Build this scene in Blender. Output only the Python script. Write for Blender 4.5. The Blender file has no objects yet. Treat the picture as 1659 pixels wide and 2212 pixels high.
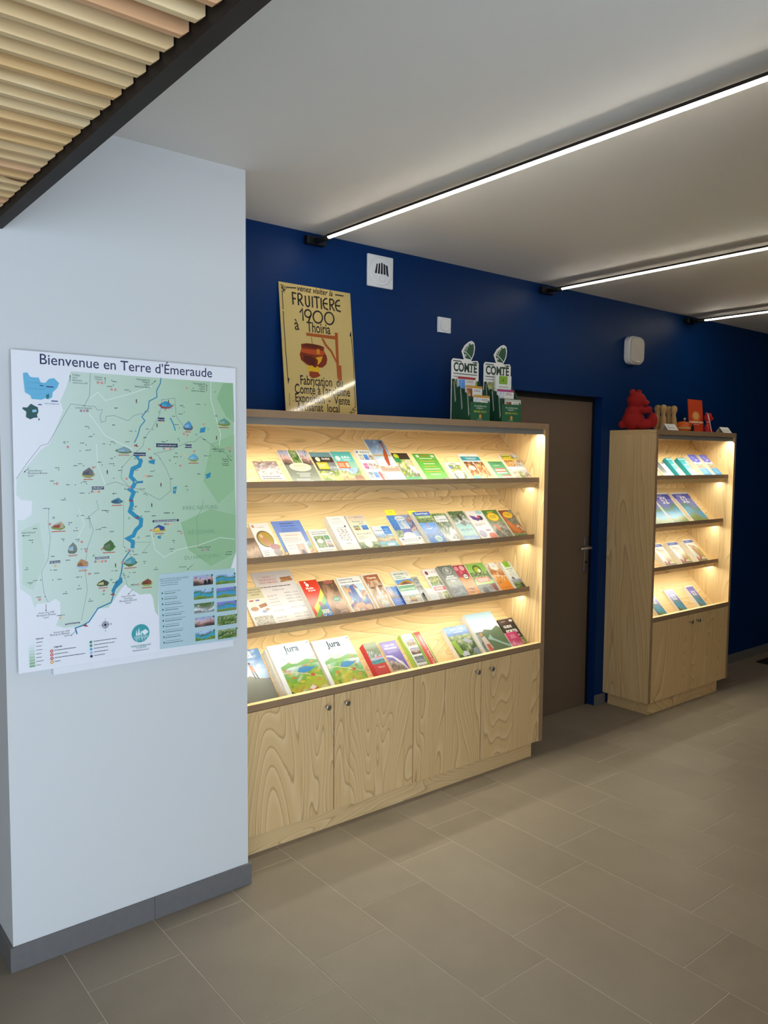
import bpy, math, random
from mathutils import Vector, Matrix
from mathutils.geometry import tessellate_polygon
random.seed(7)
D = bpy.data
SC = bpy.context.scene
COL = SC.collection

# ------------------------------------------------------------------ camera
FPX, YAW, PITCH, ROLL = 1707.97, 0.6824, -0.0704, 0.0085
CAM = Vector((0, -3.1289, 1.65))
_cy, _sy, _cp, _sp = math.cos(YAW), math.sin(YAW), math.cos(PITCH), math.sin(PITCH)
FWD = Vector((_sy * _cp, _cy * _cp, _sp)); _r = Vector((_cy, -_sy, 0)); _u = _r.cross(FWD)
RGT = _r * math.cos(ROLL) + _u * math.sin(ROLL); UPV = _u * math.cos(ROLL) - _r * math.sin(ROLL)
cam = D.cameras.new('camera'); cam.sensor_fit = 'HORIZONTAL'; cam.sensor_width = 36.0
cam.lens = FPX / 1659 * 36.0; cam.clip_start = 0.02
camo = D.objects.new('camera', cam); COL.objects.link(camo)
camo.matrix_world = Matrix(((RGT.x, UPV.x, -FWD.x, CAM.x), (RGT.y, UPV.y, -FWD.y, CAM.y), (RGT.z, UPV.z, -FWD.z, CAM.z), (0, 0, 0, 1)))
SC.camera = camo

# ------------------------------------------------------------------ world, daylight, exposure
W = D.worlds.new('world'); SC.world = W; W.use_nodes = True
_bg = W.node_tree.nodes['Background']
_bg.inputs['Color'].default_value = (0.67, 0.82, 1.0, 1); _bg.inputs['Strength'].default_value = 7.6
WIN = [(-3.6, -1.3), (-1.2, 1.1)]           # glazed bays of the wall behind the camera
WIN_Y, WIN_Z0, WIN_Z1 = -4.9, 0.05, 2.45
for i, (a, b) in enumerate(WIN):
    pl = D.lights.new('window_portal', 'AREA'); pl.shape = 'RECTANGLE'; pl.size = b - a; pl.size_y = WIN_Z1 - WIN_Z0
    pl.cycles.is_portal = True
    po = D.objects.new('window_portal', pl); COL.objects.link(po)
    po.location = ((a + b) / 2, WIN_Y - 0.02, (WIN_Z0 + WIN_Z1) / 2); po.rotation_euler = (math.radians(90), 0, 0)
LED_CEIL, LED_SHELF, LED_TOP = 36.0, 48.0, 78.0
vs = SC.view_settings
vs.view_transform = 'Standard'; vs.look = 'None'; vs.gamma = 1.0; vs.use_curve_mapping = False
vs.exposure = 0.0

# ------------------------------------------------------------------ helpers
def ray(px, py):
    return FWD * FPX + RGT * (px - 829.5) - UPV * (py - 1106)
def at(px, py, ax, val):
    d = ray(px, py); k = (val - CAM[ax]) / d[ax]; return CAM + d * k

class MB:
    def __init__(s): s.v = []; s.f = []
    def add(s, vs_, fs):
        o = len(s.v); s.v += [tuple(a) for a in vs_]; s.f += [tuple(i + o for i in f) for f in fs]; return s
    def box(s, x0, x1, y0, y1, z0, z1):
        return s.add([(x0, y0, z0), (x1, y0, z0), (x1, y1, z0), (x0, y1, z0), (x0, y0, z1), (x1, y0, z1), (x1, y1, z1), (x0, y1, z1)],
                     [(3, 2, 1, 0), (4, 5, 6, 7), (0, 1, 5, 4), (1, 2, 6, 5), (2, 3, 7, 6), (3, 0, 4, 7)])
    def prism(s, pts, axis, a, b):
        """extrude 2D pts (counter-clockwise seen from +axis) along axis from a to b; axis 0: pts=(y,z), 1: (x,z), 2: (x,y)"""
        def mk(p, c): return (c, p[0], p[1]) if axis == 0 else ((p[0], c, p[1]) if axis == 1 else (p[0], p[1], c))
        n = len(pts); V = [mk(p, a) for p in pts] + [mk(p, b) for p in pts]
        ar = sum(pts[i][0] * pts[(i + 1) % n][1] - pts[(i + 1) % n][0] * pts[i][1] for i in range(n))
        flip = (ar < 0) != (axis == 1)
        F = [tuple(range(n))[::-1], tuple(range(n, 2 * n))] + [(i, (i + 1) % n, (i + 1) % n + n, i + n) for i in range(n)]
        if flip: F = [f[::-1] for f in F]
        return s.add(V, F)
    def lathe(s, prof, n=24, c=(0, 0, 0), M=None):
        V = []; F = []
        for r, z in prof:
            for i in range(n):
                a = 2 * math.pi * i / n; p = Vector((r * math.cos(a), r * math.sin(a), z))
                if M: p = M @ p
                V.append(tuple(p + Vector(c)))
        for k in range(len(prof) - 1):
            for i in range(n):
                j = (i + 1) % n; F.append((k * n + i, k * n + j, (k + 1) * n + j, (k + 1) * n + i))
        F.append(tuple(range(n))[::-1]); F.append(tuple(range((len(prof) - 1) * n, len(prof) * n)))
        return s.add(V, F)
    def ball(s, c, r, n=16, m=10, M=None):
        V = []; F = []
        rx = r if hasattr(r, '__len__') else (r, r, r)
        for k in range(m + 1):
            t = math.pi * k / m - math.pi / 2
            for i in range(n):
                a = 2 * math.pi * i / n; p = Vector((rx[0] * math.cos(t) * math.cos(a), rx[1] * math.cos(t) * math.sin(a), rx[2] * math.sin(t)))
                if M: p = M @ p
                V.append(tuple(p + Vector(c)))
        for k in range(m):
            for i in range(n):
                j = (i + 1) % n; F.append((k * n + i, k * n + j, (k + 1) * n + j, (k + 1) * n + i))
        return s.add(V, F)
    def tube(s, pts, r, n=8):
        pts = [Vector(p) for p in pts]; V = []; F = []
        for k, p in enumerate(pts):
            t = (pts[min(k + 1, len(pts) - 1)] - pts[max(k - 1, 0)]).normalized()
            a = t.orthogonal().normalized() if k == 0 else (a - t * a.dot(t)).normalized()
            b = t.cross(a)
            for i in range(n):
                w = 2 * math.pi * i / n; V.append(tuple(p + a * math.cos(w) * r + b * math.sin(w) * r))
        for k in range(len(pts) - 1):
            for i in range(n):
                j = (i + 1) % n; F.append((k * n + i, k * n + j, (k + 1) * n + j, (k + 1) * n + i))
        F.append(tuple(range(n))[::-1]); F.append(tuple(range((len(pts) - 1) * n, len(pts) * n)))
        return s.add(V, F)
    def obj(s, name, mat, parent=None, bevel=0, smooth=False, seg=2):
        me = D.meshes.new(name); me.from_pydata(s.v, [], s.f); me.update()
        if mat: me.materials.append(M[mat] if isinstance(mat, str) else mat)
        if smooth:
            for p in me.polygons: p.use_smooth = True
        o = D.objects.new(name, me); COL.objects.link(o)
        if parent: o.parent = parent
        if bevel:
            b = o.modifiers.new('bevel', 'BEVEL'); b.width = bevel; b.segments = seg; b.limit_method = 'ANGLE'; b.angle_limit = math.radians(40)
        return o
def box(name, mat, parent, *a, bevel=0): return MB().box(*a).obj(name, mat, parent, bevel)
def empty(name, loc=(0, 0, 0), rz=0):
    o = D.objects.new(name, None); COL.objects.link(o); o.location = loc; o.rotation_euler[2] = rz; o.empty_display_size = .05; return o
def tag(o, label, cat, group=None):
    o['label'] = label; o['category'] = cat
    if group: o['group'] = group
    return o
def struct(o, label=None):
    o['kind'] = 'structure'
    if label: o['label'] = label
    return o

# ------------------------------------------------------------------ materials
M = {}
def lin(h):
    if not isinstance(h, str): return tuple(h)
    c = [int(h[i:i + 2], 16) / 255 for i in (0, 2, 4)]
    return tuple(x / 12.92 if x <= .04045 else ((x + .055) / 1.055) ** 2.4 for x in c)
class NT:
    def __init__(s, name):
        s.m = D.materials.new(name); s.m.use_nodes = True; s.t = s.m.node_tree; s.b = s.t.nodes['Principled BSDF']; M[name] = s.m
    def n(s, typ, **kw):
        o = s.t.nodes.new(typ)
        for k, v in kw.items(): setattr(o, k, v)
        return o
    def l(s, a, b): s.t.links.new(a, b)
    def math(s, op, a, b=None):
        o = s.n('ShaderNodeMath', operation=op)
        for i, x in enumerate((a, b)):
            if x is None: continue
            if isinstance(x, (int, float)): o.inputs[i].default_value = x
            else: s.l(x, o.inputs[i])
        return o.outputs[0]
    def coords(s, scale, rnd=True):
        tc = s.n('ShaderNodeTexCoord'); v = tc.outputs['Object']
        if rnd:
            oi = s.n('ShaderNodeObjectInfo'); mu = s.n('ShaderNodeVectorMath', operation='SCALE'); mu.inputs[0].default_value = (17.3, 9.1, 23.7)
            s.l(oi.outputs['Random'], mu.inputs['Scale']); ad = s.n('ShaderNodeVectorMath', operation='ADD'); s.l(v, ad.inputs[0]); s.l(mu.outputs[0], ad.inputs[1]); v = ad.outputs[0]
        mp = s.n('ShaderNodeVectorMath', operation='MULTIPLY'); mp.inputs[1].default_value = scale; s.l(v, mp.inputs[0]); return mp.outputs[0]
    def noise(s, vec, scale, detail=2, rough=.5, dist=0):
        o = s.n('ShaderNodeTexNoise'); s.l(vec, o.inputs['Vector']); o.inputs['Scale'].default_value = scale; o.inputs['Detail'].default_value = detail
        o.inputs['Roughness'].default_value = rough; o.inputs['Distortion'].default_value = dist; return o.outputs['Fac']
    def ramp(s, fac, stops):
        o = s.n('ShaderNodeValToRGB'); e = o.color_ramp.elements
        while len(e) < len(stops): e.new(0.5)
        for i, (p, c) in enumerate(stops): e[i].position = p; e[i].color = (*lin(c), 1)
        s.l(fac, o.inputs['Fac']); return o.outputs['Color']
    def mix(s, a, b, fac, mode='MIX'):
        o = s.n('ShaderNodeMix', data_type='RGBA', blend_type=mode)
        for x, i in ((fac, 0), (a, 6), (b, 7)):
            if isinstance(x, (int, float)): o.inputs[i].default_value = x
            elif isinstance(x, (str, tuple)): o.inputs[i].default_value = (*lin(x), 1)
            else: s.l(x, o.inputs[i])
        return o.outputs[2]
    def set(s, col=None, rough=.5, metal=0, spec=.5, bump=None, bstr=.1, bdist=.002):
        if col is not None:
            if isinstance(col, (str, tuple)): s.b.inputs['Base Color'].default_value = (*lin(col), 1)
            else: s.l(col, s.b.inputs['Base Color'])
        if isinstance(rough, (int, float)): s.b.inputs['Roughness'].default_value = rough
        else: s.l(rough, s.b.inputs['Roughness'])
        s.b.inputs['Metallic'].default_value = metal; s.b.inputs['Specular IOR Level'].default_value = spec
        if bump is not None:
            o = s.n('ShaderNodeBump'); o.inputs['Strength'].default_value = bstr; o.inputs['Distance'].default_value = bdist
            s.l(bump, o.inputs['Height']); s.l(o.outputs[0], s.b.inputs['Normal'])
        return s.m
def plain(name, col, rough=.5, metal=0, spec=.5, var=.06, scale=40, bstr=.03):
    t = NT(name); v = t.coords((1, 1, 1)); nz = t.noise(v, scale, 3)
    c = t.mix(col, '000000', t.math('MULTIPLY', nz, var * 2)); return t.set(c, rough, metal, spec, nz, bstr, .001)
def wood(name, axis, light='e0c392', dark='9c7444', mid='d2af79', lines=44, nscale=2.8, stretch=.2):
    t = NT(name); sc = [1.0, 1.0, 1.0]; sc[axis] = stretch
    v = t.coords(tuple(sc)); base = t.noise(v, nscale, 2.2, .42, .4)
    fs = [70.0, 70.0, 70.0]; fs[axis] = 1.6
    fv = t.coords(tuple(fs)); fib = t.noise(fv, 1.0, 3, .6)
    k = t.math('ADD', t.math('MULTIPLY', base, lines), t.math('MULTIPLY', fib, .16))
    fr = t.math('FRACT', k)
    c = t.ramp(fr, [(0, light), (.45, mid), (.80, mid), (.93, dark), (1.0, light)])
    big = t.noise(v, 1.3, 1)
    c = t.mix(c, light, t.math('MULTIPLY', big, .75))
    c = t.mix(c, dark, t.math('MULTIPLY', t.math('GREATER_THAN', fib, .62), .22))
    return t.set(c, .5, 0, .35, fib, .05, .001)
wood('wood_vertical', 2); wood('wood_horizontal', 0)
wood('wood_side', 2, lines=30, stretch=.12)
def ply_edge(name, axis_layers):
    t = NT(name); v = t.coords((1, 1, 1), False); sx = t.n('ShaderNodeSeparateXYZ'); t.l(v, sx.inputs[0])
    w = t.math('FRACT', t.math('MULTIPLY', sx.outputs[axis_layers], 230.0)); f = t.noise(t.coords((6, 6, 6)), 4, 3)
    c = t.ramp(w, [(0, '9c8063'), (.45, '8c7055'), (.55, '7a5f47'), (1, '93785b')]); c = t.mix(c, 'a58a6a', t.math('MULTIPLY', f, .6)); t.set(c, .6, 0, .3)
ply_edge('ply_edge_horizontal', 2); ply_edge('ply_edge_vertical', 0)
def slatwood(name, a, b, knot):
    t = NT(name); v = t.coords((.5, 6, 6)); n1 = t.noise(v, 3.2, 3, .55, .6); v2 = t.coords((1.6, 4, 4)); n2 = t.noise(v2, 1.9, 1)
    c = t.ramp(n1, [(.3, a), (.55, b), (.7, a)])
    c = t.mix(c, knot, t.math('MULTIPLY', t.math('GREATER_THAN', n2, .70), .8)); t.set(c, .6, 0, .3, n1, .05)
slatwood('slat_pale', 'ecd0a0', 'dcb884', '6d3f20'); slatwood('slat_pink', 'e8ba8c', 'd6a072', '5e3018'); slatwood('slat_warm', 'ecc890', 'daae74', '6a3a1c')
def paint(name, col, rough, spec=.4, scale=350, bstr=.04, col2='ffffff'):
    t = NT(name); v = t.coords((1, 1, 1), False); nz = t.noise(v, scale, 2); lg = t.noise(v, 1.2, 2)
    c = t.mix(col, col2, t.math('MULTIPLY', t.math('SUBTRACT', lg, .5), .05)); t.set(c, rough, 0, spec, nz, bstr, .0006)
paint('white_paint', 'd3d4d3', .6); paint('ceiling_paint', 'ebe8e2', .75, .2); paint('blue_paint', '01295a', .48, .12, 220, .05, '0a3a70')
paint('beige_paint', 'd2c8ba', .6)
t = NT('floor_tile'); v = t.coords((1, 1, 1)); n1 = t.noise(v, 5, 4, .6); n2 = t.noise(v, 160, 3)
oi = t.n('ShaderNodeObjectInfo')
c = t.mix('867a6a', '776c5d', n1); c = t.mix(c, '5f574d', t.math('MULTIPLY', t.math('GREATER_THAN', n2, .66), .25)); c = t.mix(c, 'a4988a', t.math('MULTIPLY', oi.outputs['Random'], .12))
t.set(c, t.math('ADD', .42, t.math('MULTIPLY', n1, .14)), 0, .4, n2, .04, .0006)
plain('grout', 'c6bba8', .85, var=.1); plain('skirting', '6e6c6b', .5, var=.1, scale=30)
plain('taupe_door', '665545', .5, var=.03); plain('black_metal', '0e0e0f', .45); plain('dark_steel', '332b28', .6, 0, .25, var=.3, scale=8)
plain('brushed_steel', 'b8b4ae', .32, 1.0, var=.05, scale=90); plain('aluminium', 'a9a7a3', .42, .8, var=.04)
plain('valance_grey', '7d7a74', .6, 0, .3, var=.04); plain('white_plastic', 'dfe0e0', .4, var=.02); plain('cream_plastic', 'c9c2b4', .5, var=.05, scale=15); plain('vent_dark', '14161a', .8)
plain('black_rubber', '0b0b0b', .9, var=.3, scale=200); plain('paper_white', 'efede8', .6, var=.03); plain('paper_edge', 'd9d4ca', .8, var=.08)
plain('board_white', 'e9eaee', .35, var=.02); plain('card_green', '17492f', .55, var=.1, scale=20); plain('card_grey', 'a4a19a', .7, var=.05)
plain('red_flock', 'a80e0a', .85, var=.2, scale=250, bstr=.2); plain('red_gloss', 'b31a20', .3); plain('orange_gloss', 'd8641f', .25); plain('toy_wood', 'c09a63', .5, var=.1, scale=18)
plain('page_stack', 'e6e1d6', .8, var=.1); plain('teal_edge', '1c93a0', .5); plain('red_edge', 'c2343b', .5); plain('green_edge', 'a9c25a', .5); plain('dark_edge', '3a3432', .5)
plain('sign_back', 'c2a868', .35, var=.03); plain('sticky_note', 'efe23a', .6); plain('window_frame_paint', '4b4e52', .5)
def printmat(name, rough, spec, ink=1.0, bmp=.01):
    t = NT(name); a = t.n('ShaderNodeVertexColor'); a.layer_name = 'ink'; nz = t.noise(t.coords((1, 1, 1)), 220, 2)
    c = t.mix(a.outputs['Color'], '808080', t.math('MULTIPLY', nz, .04)); c = t.mix(c, (ink,) * 3, 1.0, 'MULTIPLY'); t.set(c, rough, 0, spec, nz if bmp else None, bmp)
printmat('print_matt', .5, .4); printmat('print_gloss', .3, .5, .62); printmat('map_gloss', .35, .5); printmat('enamel_print', .06, .75, .9, 0)
def emit(name, col, s):
    t = NT(name); t.set('e8e8e8', .5); t.b.inputs['Emission Color'].default_value = (*col, 1); t.b.inputs['Emission Strength'].default_value = s
emit('led_ceiling', (1.0, .93, .80), LED_CEIL); emit('led_shelf', (1.0, .98, .80), LED_SHELF); emit('led_top', (1.0, .98, .80), LED_TOP)

# ------------------------------------------------------------------ printing: flat coloured shapes and lettering laid on a sheet
_fc = D.curves.new('lettering', 'FONT'); _fo = D.objects.new('lettering', _fc); COL.objects.link(_fo); _fc.resolution_u = 2
_cache = {}
def glyphs(txt, bold=0.0, shear=0.0, res=2):
    k = (txt, bold, shear, res)
    if k not in _cache:
        _fc.body = txt; _fc.offset = bold; _fc.shear = shear; _fc.resolution_u = res
        dg = bpy.context.evaluated_depsgraph_get(); dg.update(); e = _fo.evaluated_get(dg); me = e.to_mesh()
        V = [(v.co.x, v.co.y) for v in me.vertices]; F = [tuple(p.vertices) for p in me.polygons]; e.to_mesh_clear()
        x0 = min([a for a, b in V] or [0]); x1 = max([a for a, b in V] or [1]); _cache[k] = ([(a - x0, b) for a, b in V], F, x1 - x0)
    return _cache[k]
def lerp(a, b, t): return tuple(a[i] + (b[i] - a[i]) * t for i in range(3))
PHOTO = {  # bands from bottom to top, speckle colours, speckle share
 'lake': (['5d8338', '7d9c46', '2f9cc0', '46a9cc', '4a7550', '8fb0d8', 'b9d0ee'], ['44703a', '92ab5a'], .12),
 'lakeblue': (['6f8a3e', '8a9a50', '37a4d0', '3f9fd8', '5d8a72', '7f7fd6', '8a86de'], ['7f9b58'], .1),
 'hills': (['a8b43a', 'c4c634', 'b4c436', '8fb83c', '79b457', '9cc9a0', 'd5e6ec', 'f4f7f8'], ['cc6a3a', 'e0c24a', '3f7a3a', 'e9e2c8'], .22),
 'forest': (['51702f', '6c8a3a', '3f5d2c', '5c7c40', '8ba267'], ['2c421f', 'a6b276', 'd3d5b5'], .35),
 'falls': (['8c8c8a', 'd9dde0', '9aa39c', '6d7f5a', '56713f'], ['f4f6f6', '4a5a38', '70866a'], .3),
 'village': (['7e5a3c', 'b98a55', 'd8b98a', '8aa260', '8fb4dc'], ['5a3d2a', 'e9dcc0', 'a04a32'], .3),
 'food': (['c98a4a', 'e0b070', 'a85a2c', 'd88f45', '7a4a30'], ['f2e2c4', '5a2f1c', 'e8c27a', 'b8452a'], .4),
 'people': (['b8b2a4', 'd6c2b0', '8a6a58', 'a89a8c', 'd8dfe8'], ['2f4a7a', 'd97a5a', 'f0e6dc', '5a4038', '6f9a4a'], .4),
 'goat': (['cfc8c6', 'd9cfd0', 'b8a8a8', '9f8f92', 'a08a7a'], ['f0ecee', '6f5a58', 'd0a0a8'], .35),
 'flowers': (['5a7a3a', '6f8c40', 'b9c27a', '8a9a50'], ['f0e4f0', 'd8cc30', 'a060a0', 'e8e0d8', '3d5528'], .4),
 'portrait': (['7a5a44', 'a87e60', 'c49a78', '9c7658', '5f4636'], ['b48a68', '6a4c3a'], .12),
 'painting': (['d8b090', '7a5a8a', '4f74b4', 'c88a5a', '9ab4d8'], ['f0e0d0', '2f4a90', 'e07a50', '6aa0c8', '3a3050'], .55),
 'face': (['b89a80', 'c4a488', 'a47a58', 'd0b498', 'b06a40'], ['f2eadf', 'd88a50', '7c5a44', '90a0b0'], .3),
 'blue': (['2f6ab8', '3a78c8', '4a8ad8', '5b96e0'], ['7ab0ea', '2a5aa0'], .12),
 'sky': (['d8e4f2', 'b8d0ec', '9abce4', '7fa8dc'], ['e8eef6'], .1),
 'rock': (['6f706c', '8a8a84', '5a5c58', '9c9a90', '777a72'], ['4a4c48', 'b8b4a8', '6f7f4a'], .45),
 'grey': (['8a9096', 'a4aab0', '7c8086', '6f7276'], ['b8bcc2', '5c6066'], .2),
 'wood': (['d88a30', 'e09a48', 'b86a2a', 'cfa070', 'e8d0b0'], ['f0e0cc', '9a5a2a'], .25),
 'pink': (['c83a78', 'd85a8c', 'e888ac', 'd04a80'], ['f0b8cc', 'b82a64'], .2),
 'stone': (['a8a49c', 'c0bab0', 'd4cec4', 'b0a898'], ['8c8478', 'e6e0d4'], .35),
 'dusk': (['4a3f3a', '8a6a60', 'd0a8a0', 'c8b8c8', 'a8b0d0'], ['5a4a48'], .1),
 'viaduct': (['c0a078', '9a7f62', '8a7a70', 'b0a090', '7a6ab8'], ['5a4a40', 'd8c8a8'], .3),
}
class Print:
    """collects flat inked shapes in the plane (x right, y up); every new shape lies a hair above the last"""
    def __init__(s, w, h, step=4e-5): s.w = w; s.h = h; s.v = []; s.f = []; s.c = []; s.z = 0.0; s.step = step
    def tick(s): s.z += s.step
    def face(s, pts, cols):
        o = len(s.v); s.v += [(a, b, s.z) for a, b in pts]; s.f.append(tuple(range(o, o + len(pts)))); s.c += [(*c, 1) for c in cols]
    def rect(s, x0, y0, x1, y1, col, tick=True):
        if tick: s.tick()
        c = lin(col); s.face([(x0, y0), (x1, y0), (x1, y1), (x0, y1)], [c] * 4)
    def poly(s, pts, col, tick=True):
        if tick: s.tick()
        fn = col if callable(col) else (lambda x, y, c=lin(col): c)
        for tri in tessellate_polygon([[Vector((a, b, 0)) for a, b in pts]]):
            q = [pts[i] for i in tri]
            if (q[1][0] - q[0][0]) * (q[2][1] - q[0][1]) - (q[2][0] - q[0][0]) * (q[1][1] - q[0][1]) < 0: q = q[::-1]
            s.face(q, [fn(*a) for a in q])
    def ell(s, cx, cy, rx, ry, col, n=20, tick=True):
        if tick: s.tick()
        s.face([(cx + rx * math.cos(2 * math.pi * i / n), cy + ry * math.sin(2 * math.pi * i / n)) for i in range(n)], [lin(col)] * n)
    def ring(s, cx, cy, rx, ry, th, col, n=20, a0=0, a1=2 * math.pi, tick=True):
        if tick: s.tick()
        c = lin(col)
        for i in range(n):
            A, B = a0 + (a1 - a0) * i / n, a0 + (a1 - a0) * (i + 1) / n
            p = lambda a, k: (cx + (rx - k) * math.cos(a), cy + (ry - k) * math.sin(a))
            s.face([p(A, 0), p(B, 0), p(B, th), p(A, th)], [c] * 4)
    def stroke(s, pts, w, col, tick=True, taper=None):
        if tick: s.tick()
        c = lin(col); n = len(pts); L = []; R = []
        def nrm(i):
            dx, dy = pts[i + 1][0] - pts[i][0], pts[i + 1][1] - pts[i][1]; k = math.hypot(dx, dy) or 1e-9; return -dy / k, dx / k
        loop = n > 3 and math.hypot(pts[0][0] - pts[-1][0], pts[0][1] - pts[-1][1]) < 1e-6
        for i in range(n):
            if loop and i in (0, n - 1): a, b = nrm(n - 2), nrm(0)
            else: a, b = nrm(max(i - 1, 0)), nrm(min(i, n - 2))
            mx, my = a[0] + b[0], a[1] + b[1]; k = math.hypot(mx, my)
            if k < .7: mx, my, k = b[0], b[1], 1.0; q = 1.0
            else: q = min(1.7, 2 / k)
            mx, my = mx / k * q * w / 2, my / k * q * w / 2
            L.append((pts[i][0] + mx, pts[i][1] + my)); R.append((pts[i][0] - mx, pts[i][1] - my))
        for i in range(n - 1): s.face([R[i], R[i + 1], L[i + 1], L[i]], [c] * 4)
    def text(s, txt, x, y, fit, col, align='C', bold=0.0, shear=0.0, sy=1.0, rot=0.0, res=2, size=None):
        V, F, w = glyphs(txt, bold, shear, res)
        if not F: return
        k = size if size else fit / w
        ky = k * sy
        if size and fit and w * k > fit: k = fit / w
        ox = {'C': -w * k / 2, 'L': 0, 'R': -w * k}[align]; ca, sa = math.cos(rot), math.sin(rot); s.tick(); c = lin(col)
        Q = [(x + (ox + a * k) * ca - b * ky * sa, y + (ox + a * k) * sa + b * ky * ca) for a, b in V]
        for f in F:
            q = [Q[i] for i in f]
            if sum(q[i][0] * q[(i + 1) % len(q)][1] - q[(i + 1) % len(q)][0] * q[i][1] for i in range(len(q))) < 0: q = q[::-1]
            s.face(q, [c] * len(q))
    def lines(s, x0, y0, x1, y1, n, col, align='L', th=.42):
        s.tick(); st = (y1 - y0) / n
        for i in range(n):
            w = (x1 - x0) * random.uniform(.6, 1); a = x0 if align == 'L' else x0 + (x1 - x0 - w) / 2
            yb = y0 + st * (i + .3); xx = a
            while xx < a + w - 1e-6:
                e = min(a + w, xx + random.uniform(.08, .22) * (x1 - x0)); s.rect(xx, yb, e - .012 * (x1 - x0), yb + st * th, col, False); xx = e
    def photo(s, x0, y0, x1, y1, kind, seed=0, nx=12, ny=14):
        s.tick(); bands, spk, pr = PHOTO[kind]; rg = random.Random(seed * 77 + 5); bands = [lin(b) for b in bands]; spk = [lin(b) for b in spk]
        ph = [rg.uniform(0, 6.28) for _ in range(6)]
        def colr(i, j):
            u, v = i / nx, j / ny
            v2 = v + .09 * math.sin(3.1 * u * 2 + ph[0]) + .05 * math.sin(7 * u + ph[1] + 3 * v)
            k = min(max(v2, 0), .9999) * len(bands) - .5; a = int(math.floor(k)); fr = k - a; fr = min(1, max(0, (fr - .35) / .3))
            c = lerp(bands[max(0, a)], bands[min(len(bands) - 1, a + 1)], fr)
            if rg.random() < pr: c = lerp(c, rg.choice(spk), rg.uniform(.4, .95))
            return tuple(x * rg.uniform(.9, 1.08) for x in c)
        G = [[colr(i, j) for j in range(ny + 1)] for i in range(nx + 1)]
        for i in range(nx):
            for j in range(ny):
                a, b = x0 + (x1 - x0) * i / nx, x0 + (x1 - x0) * (i + 1) / nx; c, d = y0 + (y1 - y0) * j / ny, y0 + (y1 - y0) * (j + 1) / ny
                s.face([(a, c), (b, c), (b, d), (a, d)], [G[i][j], G[i + 1][j], G[i + 1][j + 1], G[i][j + 1]])
    def run(s, ops):
        w, h = s.w, s.h
        for op in ops:
            k = op[0]; a = op[1:]
            if k == 'R': s.rect(a[0] * w, a[1] * h, a[2] * w, a[3] * h, a[4])
            elif k == 'E': s.ell(a[0] * w, a[1] * h, a[2] * w, a[3] * h, a[4])
            elif k == 'O': s.ring(a[0] * w, a[1] * h, a[2] * w, a[3] * h, a[4] * w, a[5])
            elif k == 'P': s.poly([(x * w, y * h) for x, y in a[0]], a[1])
            elif k == 'S': s.stroke([(x * w, y * h) for x, y in a[0]], a[1] * w, a[2])
            elif k == 'T': s.text(a[0], a[1] * w, a[2] * h, a[3] * w, a[4], **(a[5] if len(a) > 5 else {}))
            elif k == 'L': s.lines(a[0] * w, a[1] * h, a[2] * w, a[3] * h, a[4], a[5], 'C' if len(a) > 6 else 'L')
            elif k == 'F': s.photo(a[0] * w, a[1] * h, a[2] * w, a[3] * h, a[4], a[5] if len(a) > 5 else 1)
        return s
    def obj(s, name, mat, parent):
        me = D.meshes.new(name); me.from_pydata(s.v, [], s.f); me.materials.append(M[mat])
        at_ = me.color_attributes.new('ink', 'FLOAT_COLOR', 'POINT'); at_.data.foreach_set('color', [x for c in s.c for x in c]); me.update()
        o = D.objects.new(name, me); COL.objects.link(o); o.parent = parent; return o

# ================================================================== THE SETTING
CEIL, PY, PXL, PXR = 2.6804, -0.5167, 0.6155, 1.4613       # ceiling height; white pier: front face, left and right side
XR, XL, YB = 9.5, -4.5, 2.4                                # room ends: right, left, end of the passage behind the pier
DX0, DX1, DZ, DY = 3.43, 4.362, 2.043, 0.06                # doorway in the blue wall
# floor: a grout bed with every tile laid on it
fl = struct(box('floor', 'grout', None, XL, XR, WIN_Y, YB, -0.06, -0.0012), 'grey-beige stone tiles laid in staggered rows with pale joints')
TW, TL, T0 = 0.3105, 0.615, 1.387; GAP = 0.0026
tile_mesh = {}
rest = MB(); ntile = 0
for i in range(-19, 27):
    x0 = T0 + i * TW
    for k in range(-12, 8):
        y0 = -1.072 + ((.1535 * i) % TL) + k * TL
        a, b, c, d = x0 + GAP / 2, x0 + TW - GAP / 2, y0 + GAP / 2, y0 + TL - GAP / 2
        a, b, c, d = max(a, XL), min(b, XR), max(c, WIN_Y), min(d, YB)
        if b - a < .03 or d - c < .03: continue
        if a > PXR - .3 and c >= 0.06: continue
        near = -0.3 < a < 9.4 and -2.7 < d and c < 0.4
        if near and ntile < 290:
            d2 = min(d, DY + .02) if a > PXR - .3 else d
            key = (round(b - a, 4), round(d2 - c, 4))
            if key not in tile_mesh:
                w, h = b - a, d2 - c; e = .0012
                me = D.meshes.new('floor_tile')
                me.from_pydata([(0, 0, -.0012), (w, 0, -.0012), (w, h, -.0012), (0, h, -.0012), (0, 0, -e / 2), (w, 0, -e / 2), (w, h, -e / 2), (0, h, -e / 2), (e, e, 0), (w - e, e, 0), (w - e, h - e, 0), (e, h - e, 0)], [],
                               [(0, 1, 5, 4), (1, 2, 6, 5), (2, 3, 7, 6), (3, 0, 4, 7), (4, 5, 9, 8), (5, 6, 10, 9), (6, 7, 11, 10), (7, 4, 8, 11), (8, 9, 10, 11)])
                me.materials.append(M['floor_tile']); tile_mesh[key] = me
            o = D.objects.new('tile', tile_mesh[key]); COL.objects.link(o); o.location = (a, c, 0); o.parent = fl; ntile += 1
        else:
            rest.box(a, b, c, d, -.0012, 0)
r_ = rest.obj('tile_field', 'floor_tile', fl); r_['kind'] = 'stuff'
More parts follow.
